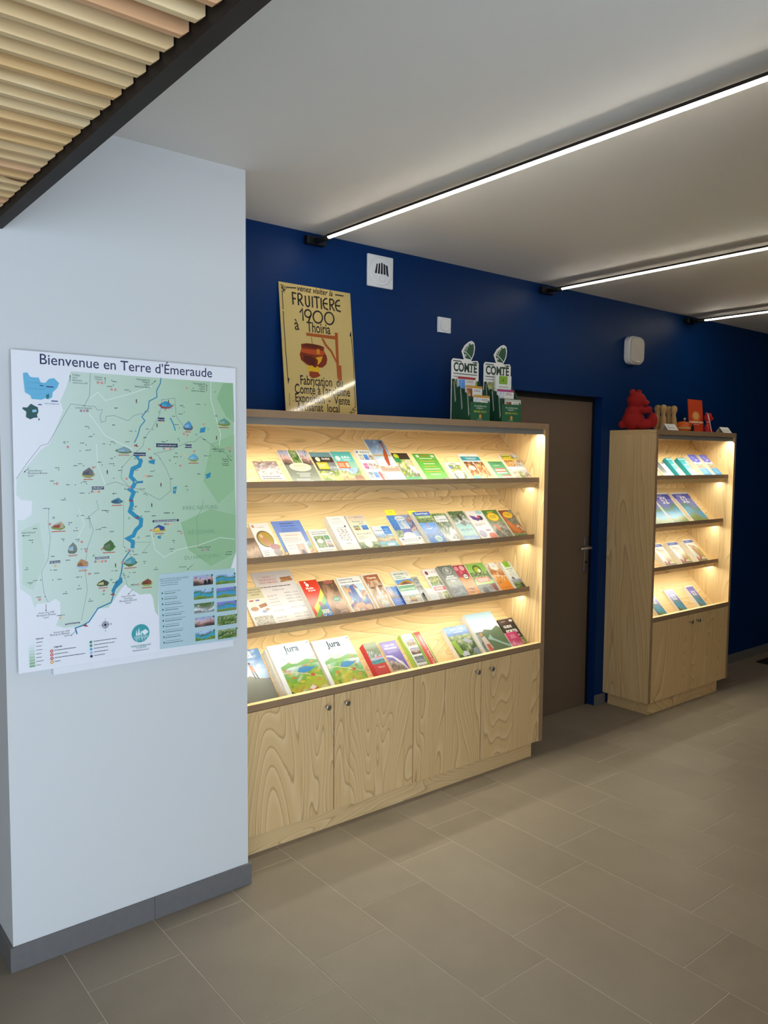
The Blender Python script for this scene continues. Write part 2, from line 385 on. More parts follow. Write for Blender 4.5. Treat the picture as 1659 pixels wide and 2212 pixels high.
# blue wall with the doorway cut out
bw = MB(); bw.box(PXR, DX0, 0, .2, 0, CEIL); bw.box(DX0, DX1, 0, .2, DZ, CEIL); bw.box(DX1, XR, 0, .2, 0, CEIL); bw.box(DX0, DX1, .105, .2, 0, DZ)  # last block added behind the door to stop outside light leaking in
struct(bw.obj('wall_back', 'blue_paint'), 'dark navy blue painted wall behind the display cabinets')
struct(box('wall_pier', 'white_paint', None, PXL, PXR, PY, YB, 0, CEIL), 'white painted wall pier carrying the map')
struct(box('wall_right', 'blue_paint', None, XR, XR + .2, WIN_Y, .2, 0, CEIL))
struct(box('wall_left', 'white_paint', None, XL - .2, XL, WIN_Y, YB, 0, CEIL))
struct(box('daylight_blocker', 'white_paint', None, 1.75, 1.87, WIN_Y, -2.55, 0, CEIL))  # unseen short wall, added to keep window daylight off the right side
struct(box('wall_passage', 'beige_paint', None, XL, PXL, YB, YB + .2, 0, CEIL))
fw = MB(); xs = [XL - .2] + [v for w_ in WIN for v in w_] + [XR + .2]
for a, b in zip(xs[0::2], xs[1::2]): fw.box(a, b, WIN_Y - .25, WIN_Y, 0, CEIL)
for a, b in WIN: fw.box(a, b, WIN_Y - .25, WIN_Y, WIN_Z1, CEIL); fw.box(a, b, WIN_Y - .25, WIN_Y, 0, WIN_Z0)
struct(fw.obj('wall_front', 'white_paint'))
for i, (a, b) in enumerate(WIN):
    m = MB(); y0, y1 = WIN_Y - .16, WIN_Y - .1
    for x in (a, (a + b) / 2 - .03, b - .06): m.box(x, x + .06, y0, y1, WIN_Z0, WIN_Z1)
    m.box(a, b, y0 + .005, y1 - .005, WIN_Z0, WIN_Z0 + .07); m.box(a, b, y0 + .005, y1 - .005, WIN_Z1 - .07, WIN_Z1)
    struct(m.obj('window_%d' % (i + 1), 'window_frame_paint'))
struct(box('ceiling', 'ceiling_paint', None, XL - .2, XR + .2, WIN_Y - .25, YB + .2, CEIL, CEIL + .1), 'smooth off-white ceiling')
# skirting tiles
bbp = struct(empty('baseboard_pier', (0, 0, 0))); T_ = .0106
for a, b in ((PXL - T_, 1.0815), (1.0825, PXR + T_)): box('skirting_tile', 'skirting', bbp, a, b, PY - T_, PY, 0, .08, bevel=.001)
box('skirting_tile', 'skirting', bbp, PXR, PXR + T_, PY + .0005, -.0005, 0, .08, bevel=.001)
for y in (0, 1, 2, 3):
    box('skirting_tile', 'skirting', bbp, PXL - T_, PXL, PY + .0005 + y * .615, PY + .6145 + y * .615, 0, .08, bevel=.001)
bbb = struct(empty('baseboard_back', (0, 0, 0)))
x = DX1
for b in [4.475] + [5.36 + .62 * k for k in range(7)]:
    if b == 5.36: x = b; continue
    box('skirting_tile', 'skirting', bbb, x, b - .001, -.0106, 0, 0, .07, bevel=.001); x = b
# door
dr = struct(empty('door_1', (DX0, DY, 0)), 'taupe flush door set back in the blue wall')
box('door_leaf', 'taupe_door', dr, .03, DX1 - DX0 - .022, 0, .04, .003, DZ - .03)
dj = MB(); dj.box(0, .03, -.004, .1, 0, DZ); dj.box(DX1 - DX0 - .022, DX1 - DX0, -.004, .1, 0, DZ); dj.box(.03, DX1 - DX0 - .022, -.004, .1, DZ - .03, DZ); dj.obj('door_frame', 'black_metal', dr)
hx = 4.30 - DX0
hp = MB().box(hx - .018, hx + .022, -.009, 0, .90, 1.135).obj('handle_plate', 'brushed_steel', dr, .003)
MB().tube([(hx + .003, -.008, 1.065), (hx + .003, -.05, 1.065), (hx - .01, -.056, 1.065), (hx - .115, -.056, 1.062)], .009, 10).obj('lever', 'brushed_steel', hp, smooth=True)
MB().lathe([(.0085, 0), (.0085, .006)], 14, (hx + .003, -.009, .965), Matrix.Rotation(math.radians(90), 3, 'X')).obj('keyhole', 'vent_dark', hp)

# slatted timber ceiling with its steel edge beam
sl = empty('slatted_ceiling', (.0, -.52, 2.333)); tag(sl, 'suspended ceiling of pale timber slats ending at a dark steel edge beam', 'slatted ceiling')
def loc(o, root): o.location = -root.location; return o
loc(MB().prism([(.600, 2.321), (.635, 2.321), (.635, CEIL - .001), (.629, CEIL - .001), (.629, 2.327), (.606, 2.327), (.606, CEIL - .001), (.600, CEIL - .001)], 1, -4.88, PY - .0005).obj('edge_beam', 'dark_steel', sl), sl)
SLX0 = -2.6
sm = {}
for nm in ('slat_pale', 'slat_pink', 'slat_warm'):
    m = MB().prism([(SLX0, 0), (.585, 0), (.597, .010), (.597, .065), (SLX0, .065)], 1, 0, .013); o = m.obj('slat', nm); sm[nm] = o.data; D.objects.remove(o)
rg = random.Random(3)
for k in range(71):
    y = -.6336 - .0592 * k
    o = D.objects.new('slat', sm[rg.choice(['slat_pale', 'slat_pale', 'slat_pink', 'slat_warm'])]); COL.objects.link(o); o.parent = sl
    o.location = Vector((0, y, 2.332)) - sl.location
for yy in (-1.4, -3.0, -4.6): loc(box('hanger_rail', 'black_metal', sl, SLX0, .6, yy - .02, yy + .02, 2.397, 2.43), sl)
for xx in (-2.2, -.8, .3):
    for yy in (-1.4, -3.0, -4.6): loc(box('hanger', 'black_metal', sl, xx - .008, xx + .008, yy - .008, yy + .008, 2.43, CEIL - .001), sl)

# ================================================================== THINGS
# linear ceiling lamps on wall brackets
for i, (xs_, lab) in enumerate(((2.10, 'long linear LED lamp on a black wall bracket, above the enamel sign'), (3.76, 'long linear LED lamp on a black wall bracket, above the taupe door'), (5.36, 'long linear LED lamp on a black wall bracket, farthest right'))):
    r = empty('linear_lamp', (xs_, 0, 2.634)); tag(r, lab, 'lamp', 'linear LED lamps under the ceiling')
    MB().box(-.05, .055, -.035, 0, -.012, .026).obj('wall_bracket', 'black_metal', r, .004)
    MB().tube([(0, -.03, .004), (0, -.08, .003), (0, -.135, 0)], .013, 12).obj('bracket_arm', 'black_metal', r, smooth=True)
    MB().prism([(-.0115, .002), (.0115, .002), (.0115, .012), (-.0115, .012)], 1, -4.7, -.13).obj('profile', 'dark_steel', r)
    n = 8; arc = [(.0095 * math.cos(math.pi + math.pi * j / n), .002 + .0078 * math.sin(math.pi + math.pi * j / n)) for j in range(n + 1)]
    MB().prism(arc, 1, -4.69, -.135).obj('diffuser', 'led_ceiling', r)
    for yy in (-2.6, -4.5): MB().tube([(0, yy, .01), (0, yy, CEIL - 2.634)], .0015, 6).obj('hanging_wire', 'black_metal', r)

# display cabinets -------------------------------------------------
DEP, ZT, ZK = 0.3456, 1.8325, 0.078
P0 = {1: (-.279, 1.511), 2: (-.252, 1.197), 3: (-.226, .904), 4: (-.315, .520)}
Q = 2 ** -.5
def cabinet(name, x0, x1, t, ndoor, gaps, knobs, plx, label):
    r = empty(name, (x0, 0, 0)); tag(r, label, 'cabinet', 'plywood display cabinets'); w = x1 - x0
    def L(o): return o
    for a, b in ((0, t), (w - t, w)):
        s_ = box('side_panel', 'wood_side', r, a, b, -DEP, -.002, ZK, ZT - .03)
        box('edge_band', 'ply_edge_vertical', s_, a, b, -DEP - .0006, -DEP, ZK, ZT - .03)
    tp = box('top_panel', 'wood_horizontal', r, 0, w, -DEP, -.002, ZT - .03, ZT)
    box('edge_band', 'ply_edge_horizontal', tp, 0, w, -DEP - .0006, -DEP, ZT - .03, ZT)
    box('back_panel', 'wood_horizontal', r, t, w - t, -.012, -.002, ZK, ZT - .03)
    box('bottom_panel', 'wood_horizontal', r, t, w - t, -DEP + .02, -.012, ZK, ZK + .018)
    # top light: a grey valance with a tilted strip behind it
    box('valance', 'valance_grey', r, t, w - t, -.333, -.330, 1.774, ZT - .03)
    lp = MB().prism([(-.329, ZT - .0305), (-.329, 1.794), (-.303, 1.7835), (-.300, 1.7835), (-.300, ZT - .0305)], 0, t + .001, w - t - .001).obj('led_profile', 'aluminium', r)
    MB().add([(t + .004, -.3265, 1.7925), (w - t - .004, -.3265, 1.7925), (w - t - .004, -.3055, 1.7840), (t + .004, -.3055, 1.7840)], [(0, 1, 2, 3), ]).obj('diffuser', 'led_top', lp)
    for k in (1, 2, 3, 4):
        y, z = P0[k]; U = (-.0125 - y) / Q; th = .018
        A = lambda u, n_: (y + Q * u - Q * n_, z + Q * u + Q * n_)
        sh = MB().prism([A(0, -th), A(U - .018, -th), A(U, 0), A(0, 0)], 0, t, w - t).obj('sloping_shelf', 'wood_horizontal', r)
        if k < 4:
            yf = y - .031
            k0 = (y - yf) / Q
            o_b = A(-th, -th); kb = (o_b[0] - yf) / Q
            MB().prism([o_b, A(0, -th), A(0, k0), (yf, z + .031 - .0255)], 0, t, w - t).obj('lip', 'wood_horizontal', sh)
            box('lip_edge', 'ply_edge_horizontal', sh, t, w - t, yf - .0007, yf - .0001, z + .031 - .0255, z + .031)
            ay, az = o_b
            pr = MB().prism([(ay + .020, az + .006), (ay + .040, az + .006), (ay + .040, az + .0385), (ay + .020, az + .0185)], 0, t + .001, w - t - .001).obj('led_profile', 'aluminium', sh)
            MB().add([(t + .004, ay + .0225, az + .0055), (w - t - .004, ay + .0225, az + .0055), (w - t - .004, ay + .0375, az + .0055), (t + .004, ay + .0375, az + .0055)], [(0, 1, 2, 3)]).obj('diffuser', 'led_shelf', pr)
        else:
            y1, z1 = A(.06, 0)
            MB().prism([A(.0, 0), A(.06, 0), A(.06, .055), (-.318, z + .09), (-.318, z)], 0, t, w - t).obj('foot_rest', 'wood_horizontal', sh)
    rl = box('front_rail', 'wood_horizontal', r, t, w - t, -DEP, -.318, .606, .634)
    box('edge_band', 'ply_edge_horizontal', rl, t, w - t, -DEP - .0006, -DEP, .606, .634)
    xs = [t + .002] + [g - x0 for g in gaps] + [w - t - .002]
    for i in range(ndoor):
        d = box('door', 'wood_vertical', r, xs[i] + .0033, xs[i + 1] - .0033, -DEP, -DEP + .018, ZK + .003, .603)
        for kx in knobs:
            if xs[i] < kx - x0 < xs[i + 1]:
                MB().lathe([(.0065, 0), (.0065, .012), (.0125, .024), (.0125, .0265), (.0105, .028)], 18, (kx - x0, -DEP, .558), Matrix.Rotation(math.radians(90), 3, 'X')).obj('knob', 'brushed_steel', d, smooth=False)
    box('plinth', 'wood_horizontal', r, plx[0] - x0, plx[1] - x0, -.3322, -.027, 0, ZK)
    return r
C1 = (1.4935, 3.4105, .030); C2 = (4.4528, 5.4596, .024)
cabinet('display_cabinet', *C1, 4, [1.988, 2.4525, 2.917], [1.944, 2.047, 2.874, 2.977], (1.55, 3.336), 'wide plywood display cabinet with four doors, beside the white pier')
cabinet('display_cabinet', *C2, 2, [4.962], [4.918, 5.012], (4.477, 5.341), 'narrow plywood display cabinet with two doors, right of the taupe door')

# ------------------------------------------------------------------ things on the blue wall
r = empty('air_vent', (2.498, 0, 2.563)); tag(r, 'square white plastic air vent with curved slots, high on the blue wall', 'air vent')
MB().box(-.081, .081, -.014, 0, -.078, .078).obj('vent_plate', 'white_plastic', r, .005)
RX = Matrix.Rotation(math.radians(90), 3, 'X')
MB().lathe([(.070, 0), (.070, .003), (.066, .006), (.060, .006)], 40, (0, -.014, 0), RX).obj('vent_disc', 'white_plastic', r, smooth=False)
for k in range(5):
    xk = -.036 + k * .0185
    MB().prism([(xk - .0065, -.014), (xk + .0055, -.014), (xk + .005 - (k - 2) * .003, .040 - abs(k - 2) * .004), (xk - .004 - (k - 2) * .004, .041 - abs(k - 2) * .004)], 1, -.0212, -.0195).obj('slot', 'vent_dark', r)
MB().lathe([(.017, 0), (.017, .002), (.015, .003)], 24, (.006, -.020, -.035), RX).obj('adjuster', 'white_plastic', r)
MB().prism([(.030, -.016), (.044, -.020), (.046, -.014)], 1, -.0212, -.0195).obj('indicator', 'vent_dark', r)
r = empty('wall_dial', (2.9395, 0, 2.350)); tag(r, 'small square white dial control on the blue wall', 'dial')
MB().box(-.0465, .0465, -.011, 0, -.040, .040).obj('dial_plate', 'white_plastic', r, .002)
MB().lathe([(.034, 0), (.034, .002), (.033, .008), (.029, .0095)], 32, (0, -.011, 0), RX).obj('knob', 'white_plastic', r)
r = empty('alarm_siren', (4.665, 0, 2.368)); tag(r, 'rounded cream wall siren on the blue wall above the narrow cabinet', 'siren')
def rrect(w, h, rad, n=6):
    P = []
    for cx, cz, a in ((w - rad, h - rad, 0), (-w + rad, h - rad, 90), (-w + rad, -h + rad, 180), (w - rad, -h + rad, 270)):
        for j in range(n + 1):
            t_ = math.radians(a + 90 * j / n); P.append((cx + rad * math.cos(t_), cz + rad * math.sin(t_)))
    return P
MB().prism(rrect(.082, .092, .045), 1, -.045, 0).obj('housing', 'white_plastic', r, .006)
MB().prism(rrect(.074, .084, .042), 1, -.058, -.0455).obj('front_cover', 'cream_plastic', r, .006)
MB().box(-.02, .018, -.0595, -.0578, -.080, -.070).obj('badge', 'paper_white', r, .001)
tag(MB().box(6.36, 8.2, -1.05, -.125, .0002, .012).obj('door_mat', 'black_rubber', None, .004), 'black rubber floor mat at the right edge by the blue wall', 'mat')

# ------------------------------------------------------------------ enamel sign leaning on the wide cabinet
SW, SH = .402, .604
r = empty('enamel_sign', (1.914, -.0705, ZT + .0005)); tag(r, 'cream enamel sign for an old cheese dairy with a copper cauldron, leaning on the wall', 'sign')
lean = .108; r.rotation_euler[0] = -lean
MB().box(0, SW, .0008, .005, 0, SH).obj('panel', 'sign_back', r, .001)
p = Print(SW, SH, 4e-5); K = '201815'
p.rect(0, 0, SW, SH, 'c4ab6c')
def sgn(cx, cy): # crop of the sign: corners TL(70,410) TR(995,575) BR(1095,2120) BL(190,2065) bottom at h=.03
    v = at(590 + cx / 5.978, 540 + cy / 5.978, 1, -.05)
    # leaning plane through (.,-.088,ZT) and (.,-.005,ZT+.585)
    d = ray(590 + cx / 5.978, 540 + cy / 5.978); n = Vector((0, -math.cos(lean), math.sin(lean))); q = CAM + d * ((Vector((0, -.0705, ZT)) - CAM).dot(n) / d.dot(n))
    return (q.x - 1.914, (q.z - ZT) / math.cos(lean))
def S_(pts, w): p.stroke([sgn(*a) for a in pts], w, K, False)
p.tick()
w1 = .0078
S_([(248, 545), (260, 705)], w1); S_([(240, 550), (300, 562)], w1); S_([(250, 625), (295, 632)], w1)                    # F
S_([(320, 562), (330, 715)], w1); S_([(320, 562), (350, 568), (372, 590), (370, 625), (350, 645), (330, 645)], w1); S_([(340, 645), (390, 725)], w1)   # R
S_([(415, 590), (420, 690), (435, 725), (455, 732), (468, 715), (470, 690), (462, 590)], w1)                              # U
S_([(505, 600), (510, 745)], w1)                                                                                             # I
S_([(525, 605), (600, 615)], w1); S_([(562, 610), (570, 755)], w1)                                                          # T
S_([(618, 620), (626, 765)], w1)                                                                                             # I
S_([(700, 628), (670, 632), (648, 660), (648, 710), (665, 750), (712, 775)], w1); S_([(650, 690), (705, 697)], w1)           # E
S_([(730, 635), (738, 780)], w1); S_([(730, 635), (765, 640), (785, 662), (780, 695), (762, 712), (738, 710)], w1); S_([(750, 712), (795, 790)], w1)  # R
S_([(862, 652), (830, 655), (806, 685), (806, 735), (825, 780), (875, 800)], w1); S_([(808, 718), (868, 726)], w1)           # E
S_([(345, 808), (378, 762), (390, 915)], w1)                                                                                 # 1
def circ(cx, cy, rx, ry, tlt=0): return [(cx + rx * math.cos(a * math.pi / 10), cy + ry * math.sin(a * math.pi / 10) + tlt * math.cos(a * math.pi / 10)) for a in range(21)]
S_(circ(450, 822, 42, 48, 5), w1); S_([(492, 830), (458, 925)], w1)                                                          # 9
S_(circ(578, 868, 60, 76, 9), w1); S_(circ(725, 885, 60, 78, 9), w1)                                                         # 0 0
def ST(txt, a, b, sy=1.0, shear=0.0, bold=0.012):
    A, B = sgn(*a), sgn(*b); p.text(txt, A[0], A[1], math.hypot(B[0] - A[0], B[1] - A[1]), K, 'L', bold, shear, sy, math.atan2(B[1] - A[1], B[0] - A[0]), 3)
ST('venez visiter la', (315, 525), (770, 600), 1.15, .35, .015)
ST('à', (283, 1030), (340, 1033), 1.25); ST('Thoiria', (440, 1055), (742, 1090), 1.5)
ST('Fabrication  du', (355, 1735), (905, 1775), 1.5); ST("Comté à l'ancienne", (283, 1850), (995, 1895), 1.55); ST('Exposition  -  Vente', (290, 1960), (995, 2005), 1.5); ST('Artisanat  local', (303, 2070), (860, 2100), 1.35)
for q in ((312, 1728), (262, 1950), (265, 2068)): a = sgn(*q); p.ell(a[0], a[1], .0022, .0022, K, 8)
# border arrows and corner flourishes
for pts, w_ in (([(178, 485), (300, 492)], .0055), ([(800, 578), (905, 596)], .0055), ([(118, 550), (130, 770)], .0035), ([(130, 790), (160, 1270), (195, 1700)], .0035), ([(1005, 1090), (1035, 1390)], .0035), ([(1035, 1390), (1062, 2030)], .0035)): S_(pts, w_)
for tri in (((880, 600), (925, 592), (870, 582)), ((985, 1115), (1006, 1045), (1010, 1115)), ((185, 1660), (212, 1655), (195, 1735))): p.poly([sgn(*a) for a in tri], K)
S_([(180, 480), (160, 470), (175, 500), (135, 470), (160, 525), (120, 480), (145, 550), (100, 445), (130, 460), (105, 490), (150, 520), (110, 530), (130, 555)], .003)
S_([(1065, 2030), (1030, 2050), (1070, 2075), (1020, 2060), (1050, 2105), (1000, 2085), (1020, 2115), (985, 2095)], .003)
S_([(205, 1850), (215, 1870), (205, 1890), (218, 1910), (208, 1935), (220, 1960), (210, 1985), (222, 2010)], .0016)
# gallows
BR_ = 'a0501f'
for q in ([(425, 1068), (815, 1115), (815, 1160), (430, 1108)], [(795, 1068), (835, 1072), (850, 1490), (880, 1495), (890, 1690), (850, 1690), (828, 1650), (818, 1495)], [(620, 1140), (650, 1145), (690, 1220), (760, 1300), (825, 1440), (822, 1480), (740, 1320), (665, 1235)]):
    p.poly([sgn(*a) for a in q], BR_)
p.tick(); p.stroke([sgn(495, 1125), sgn(505, 1215)], .003, '8a3a14', False)
pot = [(360, 1215), (430, 1205), (520, 1215), (610, 1235), (660, 1258), (655, 1300), (690, 1370), (700, 1420), (685, 1480), (640, 1520), (540, 1520), (430, 1480), (360, 1420), (343, 1350), (365, 1270)]
p.poly([sgn(*a) for a in pot], '7a2a14'); p.poly([sgn(*a) for a in [(368, 1270), (655, 1305), (672, 1350), (620, 1365), (480, 1345), (355, 1318)]], 'b3481f')
p.poly([sgn(*a) for a in [(372, 1222), (450, 1210), (560, 1225), (650, 1260), (560, 1275), (430, 1255)]], '5c2010')
p.poly([sgn(*a) for a in [(395, 1360), (500, 1370), (560, 1430), (540, 1500), (450, 1470), (390, 1420)]], '54180e')
p.poly([sgn(*a) for a in [(550, 1390), (640, 1375), (620, 1440), (575, 1490), (580, 1430)]], 'd9a01e'); p.poly([sgn(*a) for a in [(560, 1280), (600, 1285), (600, 1350), (565, 1345)]], 'c98a1e')
p.poly([sgn(*a) for a in [(430, 1490), (470, 1510), (500, 1490), (540, 1530), (570, 1500), (605, 1530), (590, 1580), (520, 1600), (450, 1560)]], 'd6aa20')
p.poly([sgn(*a) for a in [(470, 1565), (580, 1580), (612, 1625), (560, 1650), (500, 1655), (465, 1620)]], '8a3418')
o = p.obj('print', 'enamel_print', r); o.rotation_euler[0] = math.radians(90); o.location = (0, .0006, 0)

# ------------------------------------------------------------------ welcome map on the white pier
BX0, BX1, BZ0, BZ1, BY = .644, 1.402, .966, 1.963, PY - .030
r = empty('map_board', (BX0, BY, BZ0)); tag(r, 'large illustrated tourist map board with green land and blue lake on the white pier', 'map')
BW, BH = BX1 - BX0, BZ1 - BZ0
box('board', 'board_white', r, 0, BW, .0012, .006, 0, BH, bevel=.0008)
box('mounting_batten', 'board_white', r, .105, BW - .012, .006, .0300, -.022, .05)
box('mounting_batten', 'board_white', r, .105, BW - .012, .006, .0300, BH - .12, BH - .06)
p = Print(BW, BH, 4e-5)
def each(seq, n=4):          # things that do not overlap share the same few ink layers
    b0 = p.z
    for q in seq: p.z = b0; yield q
    p.z = b0 + n * p.step
p.rect(.001, .001, BW - .001, BH - .001, 'eaebf0')
def m1(cx, cy): a = at(cx / 3.072, 730 + cy / 3.072, 1, BY); return (min(max(a.x - BX0, .002), BW - .002), a.z - BZ0)
def m2(cx, cy): return m1(cx, cy + 350 * 3.072)
NAVY = '1c2350'; A, B = m1(265, 172), m1(1408, 262)
p.text("Bienvenue en Terre d'Émeraude", A[0], A[1], B[0] - A[0], NAVY, 'L', .004, 0, 1.02, math.atan2(B[1] - A[1], B[0] - A[0]), 4)
def green(x, y):
    t_ = min(1, max(0, (x / BW - .05) / .9)); return lerp(lin('d3e1da'), lin('a3c79f'), t_)
out = [m1(*a) for a in [(470, 222), (800, 245), (1150, 272), (1547, 300), (1555, 700), (1560, 1000)]] + [m2(*a) for a in [(1566, 100), (1570, 345), (1532, 455), (1290, 472), (1052, 492), (1050, 770), (1030, 740), (1015, 650), (1000, 622), (930, 628), (880, 600), (832, 560), (805, 590), (760, 660), (720, 715), (640, 722), (590, 800), (540, 835), (430, 850), (372, 832), (402, 760), (400, 680), (370, 655), (330, 680), (245, 690), (232, 720), (205, 640), (135, 590), (118, 300), (116, 132), (160, 135), (210, 95), (214, 10)]] + [m1(*a) for a in [(212, 1082), (140, 1075), (108, 1040), (112, 930), (180, 850), (270, 745), (330, 700), (380, 580), (420, 480), (400, 420), (440, 330)]]
p.poly(out, green)
for pts, c_ in each((([(1480, 300), (1547, 300), (1555, 560), (1500, 520), (1440, 400)], '8fba8c'), ([(1400, 700), (1555, 640), (1560, 1000), (1450, 1100), (1350, 950)], '9ac295')), 1): p.poly([m1(*a) for a in pts], c_)
for pts, c_ in each((([(1200, 150), (1400, 60), (1560, 100), (1565, 350), (1400, 440), (1250, 330)], '97bf92'), ([(150, 200), (260, 150), (300, 400), (220, 600), (150, 560)], 'c6dacb')), 1): p.poly([m2(*a) for a in pts], c_)
p.tick()
def road(f, pts, w, c): p.stroke([f(*a) for a in pts], w, c, False)
for pts in ([(600, 235), (595, 380), (560, 450)], [(560, 450), (470, 437), (445, 480), (400, 560), (320, 700), (270, 715), (180, 830), (108, 935)], [(560, 450), (630, 455), (650, 480), (680, 475), (665, 520), (672, 560), (700, 552), (705, 520), (760, 515), (850, 550), (890, 515), (950, 500)],
            [(1010, 600), (960, 660), (950, 715), (890, 770), (810, 860), (805, 930), (860, 990)], [(700, 975), (770, 955), (860, 990), (930, 1005), (1060, 1075), (1135, 1015), (1130, 935), (1100, 860), (1050, 780), (1020, 768)], [(1020, 768), (1130, 745), (1250, 690), (1290, 690), (1330, 655), (1440, 735), (1540, 790)], [(1070, 410), (1160, 400), (1170, 520), (1230, 600)], [(1010, 600), (1060, 510), (1075, 410)]): road(m1, pts, .0012, '6f7880')
for pts in ([(1400, 265), (1400, 410), (1425, 500), (1465, 640), (1455, 720)], [(600, 400), (650, 360), (700, 415), (870, 370), (1010, 320)], [(590, 500), (700, 650), (880, 740)], [(640, 700), (650, 850), (700, 975)]): road(m1, pts, .0016, 'eef2ee')
for pts in ([(325, 60), (320, 150), (335, 250), (320, 390), (275, 480), (290, 600), (300, 640), (322, 680)], [(820, 0), (822, 120), (820, 310), (855, 330)], [(590, 110), (620, 200), (580, 320), (565, 450), (580, 600), (540, 800)], [(640, 0), (655, 60), (590, 110), (600, 190)], [(1350, 0), (1340, 60), (1305, 120), (1315, 310)], [(950, 350), (1000, 280), (900, 280), (880, 330)], [(830, 510), (850, 580), (920, 560)]): road(m2, pts, .0011, '7d868c')
for pts in ([(1000, 190), (1030, 330), (1090, 380), (1180, 330), (1320, 300), (1460, 250), (1560, 260)], [(525, 60), (560, 160), (520, 250)]): road(m2, pts, .0016, 'e8efe8')
p.tick(); road(m1, [(1068, 265), (1065, 300), (1040, 350), (1042, 392), (990, 420), (985, 470), (942, 522), (962, 550), (930, 590), (914, 650), (892, 695)], .0034, '2f84a8'); road(m1, [(1130, 530), (1150, 570), (1165, 615)], .004, '2c8fb6')
BL = '1f86ac'
for a in range(2):
    road(m1, [(905, 775), (935, 815), (925, 848), (880, 868), (868, 920), (900, 955), (885, 985), (862, 1005), (888, 1025), (870, 1070), (876, 1105)] + [(x, y + 1075.2) for x, y in [(862, 75), (900, 108), (938, 130), (934, 170), (902, 200), (885, 238), (846, 256), (882, 276), (880, 320)]], (.0135, .010)[a], ('1f86ac', '2491b8')[a]); p.tick()
road(m1, [(900, 960), (950, 955)], .007, BL); road(m2, [(868, 330), (818, 400), (806, 480), (792, 530), (765, 590), (738, 680), (650, 720), (592, 808), (545, 835), (500, 850), (512, 890)], .0042, '2f84a8')
p.poly([m2(*a) for a in [(770, 540), (810, 510), (815, 545), (770, 590), (745, 620), (740, 600)]], BL)
for f, pts in each(((m1, [(1330, 600), (1365, 590), (1360, 625), (1325, 630)]), (m1, [(1370, 905), (1400, 890), (1395, 925), (1368, 935)]), (m1, [(1150, 990), (1175, 985), (1165, 1035), (1148, 1030)]), (m1, [(985, 815), (1030, 805), (1025, 840), (990, 830)]), (m2, [(1045, 240), (1070, 235), (1068, 258), (1048, 255)])), 1): p.poly([f(*a) for a in pts], '2b8db4')
def dot(f, x, y, c='20262b', q=.0016): a = f(x, y); p.ell(a[0], a[1], q, q, c, 8, False)
p.tick()
for x, y in [(558, 448), (742, 282), (752, 313), (862, 354), (1030, 285), (1284, 333), (1428, 358), (1363, 443), (767, 467), (1221, 460), (1223, 493), (965, 488), (590, 598), (624, 640), (753, 577), (901, 618), (1015, 607), (1190, 598), (967, 660), (1110, 682), (1190, 684), (762, 700), (730, 708), (571, 709), (600, 742), (450, 690), (531, 750), (762, 788), (554, 848), (632, 856), (678, 843), (757, 848), (810, 857), (390, 875), (1024, 881), (755, 930), (997, 918), (360, 967), (500, 975), (540, 962), (575, 967), (592, 1030), (753, 1035), (430, 1063), (929, 1004), (1131, 935), (975, 1043), (325, 1132), (713, 1157), (900, 1122), (1148, 1160), (1365, 908), (1447, 720), (1460, 757), (1395, 783), (1350, 673), (1166, 833), (1063, 803), (1200, 787)]: dot(m1, x, y)
for x, y in [(326, 58), (223, 190), (458, 165), (508, 185), (515, 105), (588, 110), (640, 197), (713, 82), (215, 282), (422, 270), (520, 272), (540, 326), (963, 78), (1010, 105), (1148, 87), (1180, 207), (1022, 240), (1155, 282), (1138, 342), (1318, 317), (828, 315), (948, 350), (865, 363), (180, 450), (270, 531), (540, 512), (525, 568), (438, 610), (300, 641), (597, 658), (425, 763), (745, 470), (860, 482), (960, 420), (1037, 450), (825, 515), (602, 490), (778, 548), (902, 563), (338, 466), (350, 532), (202, 557)]: dot(m2, x, y)
rgm = random.Random(9)
p.tick()
for f, L_ in ((m1, [(575, 588), (600, 655), (545, 698), (580, 745), (690, 703), (745, 690), (845, 690), (870, 618), (975, 605), (960, 662), (1170, 575), (1150, 520), (1200, 505), (1205, 450), (1315, 440), (1365, 783), (1170, 765), (1165, 790), (905, 878), (1005, 885), (1000, 918), (530, 835), (660, 825), (740, 835), (380, 862), (345, 950), (450, 975), (560, 955), (545, 1030), (760, 1032), (420, 1075), (690, 1145), (900, 1118), (1140, 935), (950, 1003), (1100, 1162), (960, 1035), (1420, 738), (1320, 903), (1235, 985), (755, 578), (770, 465), (740, 800), (795, 880), (500, 848), (1085, 690), (840, 345), (760, 290), (725, 322), (1360, 675)]), (m2, [(300, 57), (235, 190), (465, 152), (500, 205), (545, 103), (585, 123), (660, 195), (710, 72), (205, 268), (415, 260), (515, 262), (570, 325), (980, 78), (1025, 105), (1115, 87), (1195, 207), (980, 240), (1150, 270), (1140, 325), (965, 350), (900, 363), (175, 462), (235, 535), (515, 513), (525, 590), (435, 622), (255, 645), (600, 672), (395, 767), (770, 470), (890, 482), (960, 408), (1035, 462), (825, 503), (640, 487), (760, 548), (880, 563), (365, 466), (395, 527), (200, 550), (450, 400), (350, 375), (690, 183), (740, 210)])):
    for x, y in L_:
        a = f(x, y); w_ = rgm.uniform(.008, .016); xx = a[0] - w_ / 2
        while xx < a[0] + w_ / 2: e = xx + rgm.uniform(.0016, .003); p.rect(xx, a[1] - .001, e - .0005, a[1] + rgm.uniform(.0008, .0018), '3c4448', False); xx = e
def MT(f, txt, x, y, w, c='2b3140', align='C', bold=0.0, sy=1.0, rot=0.0):
    a = f(x, y); b = f(x + w, y); z0 = p.z; p.text(txt, a[0], a[1], abs(b[0] - a[0]), c, align, bold, 0, sy, rot, 2); p.z = z0
b_txt = p.z
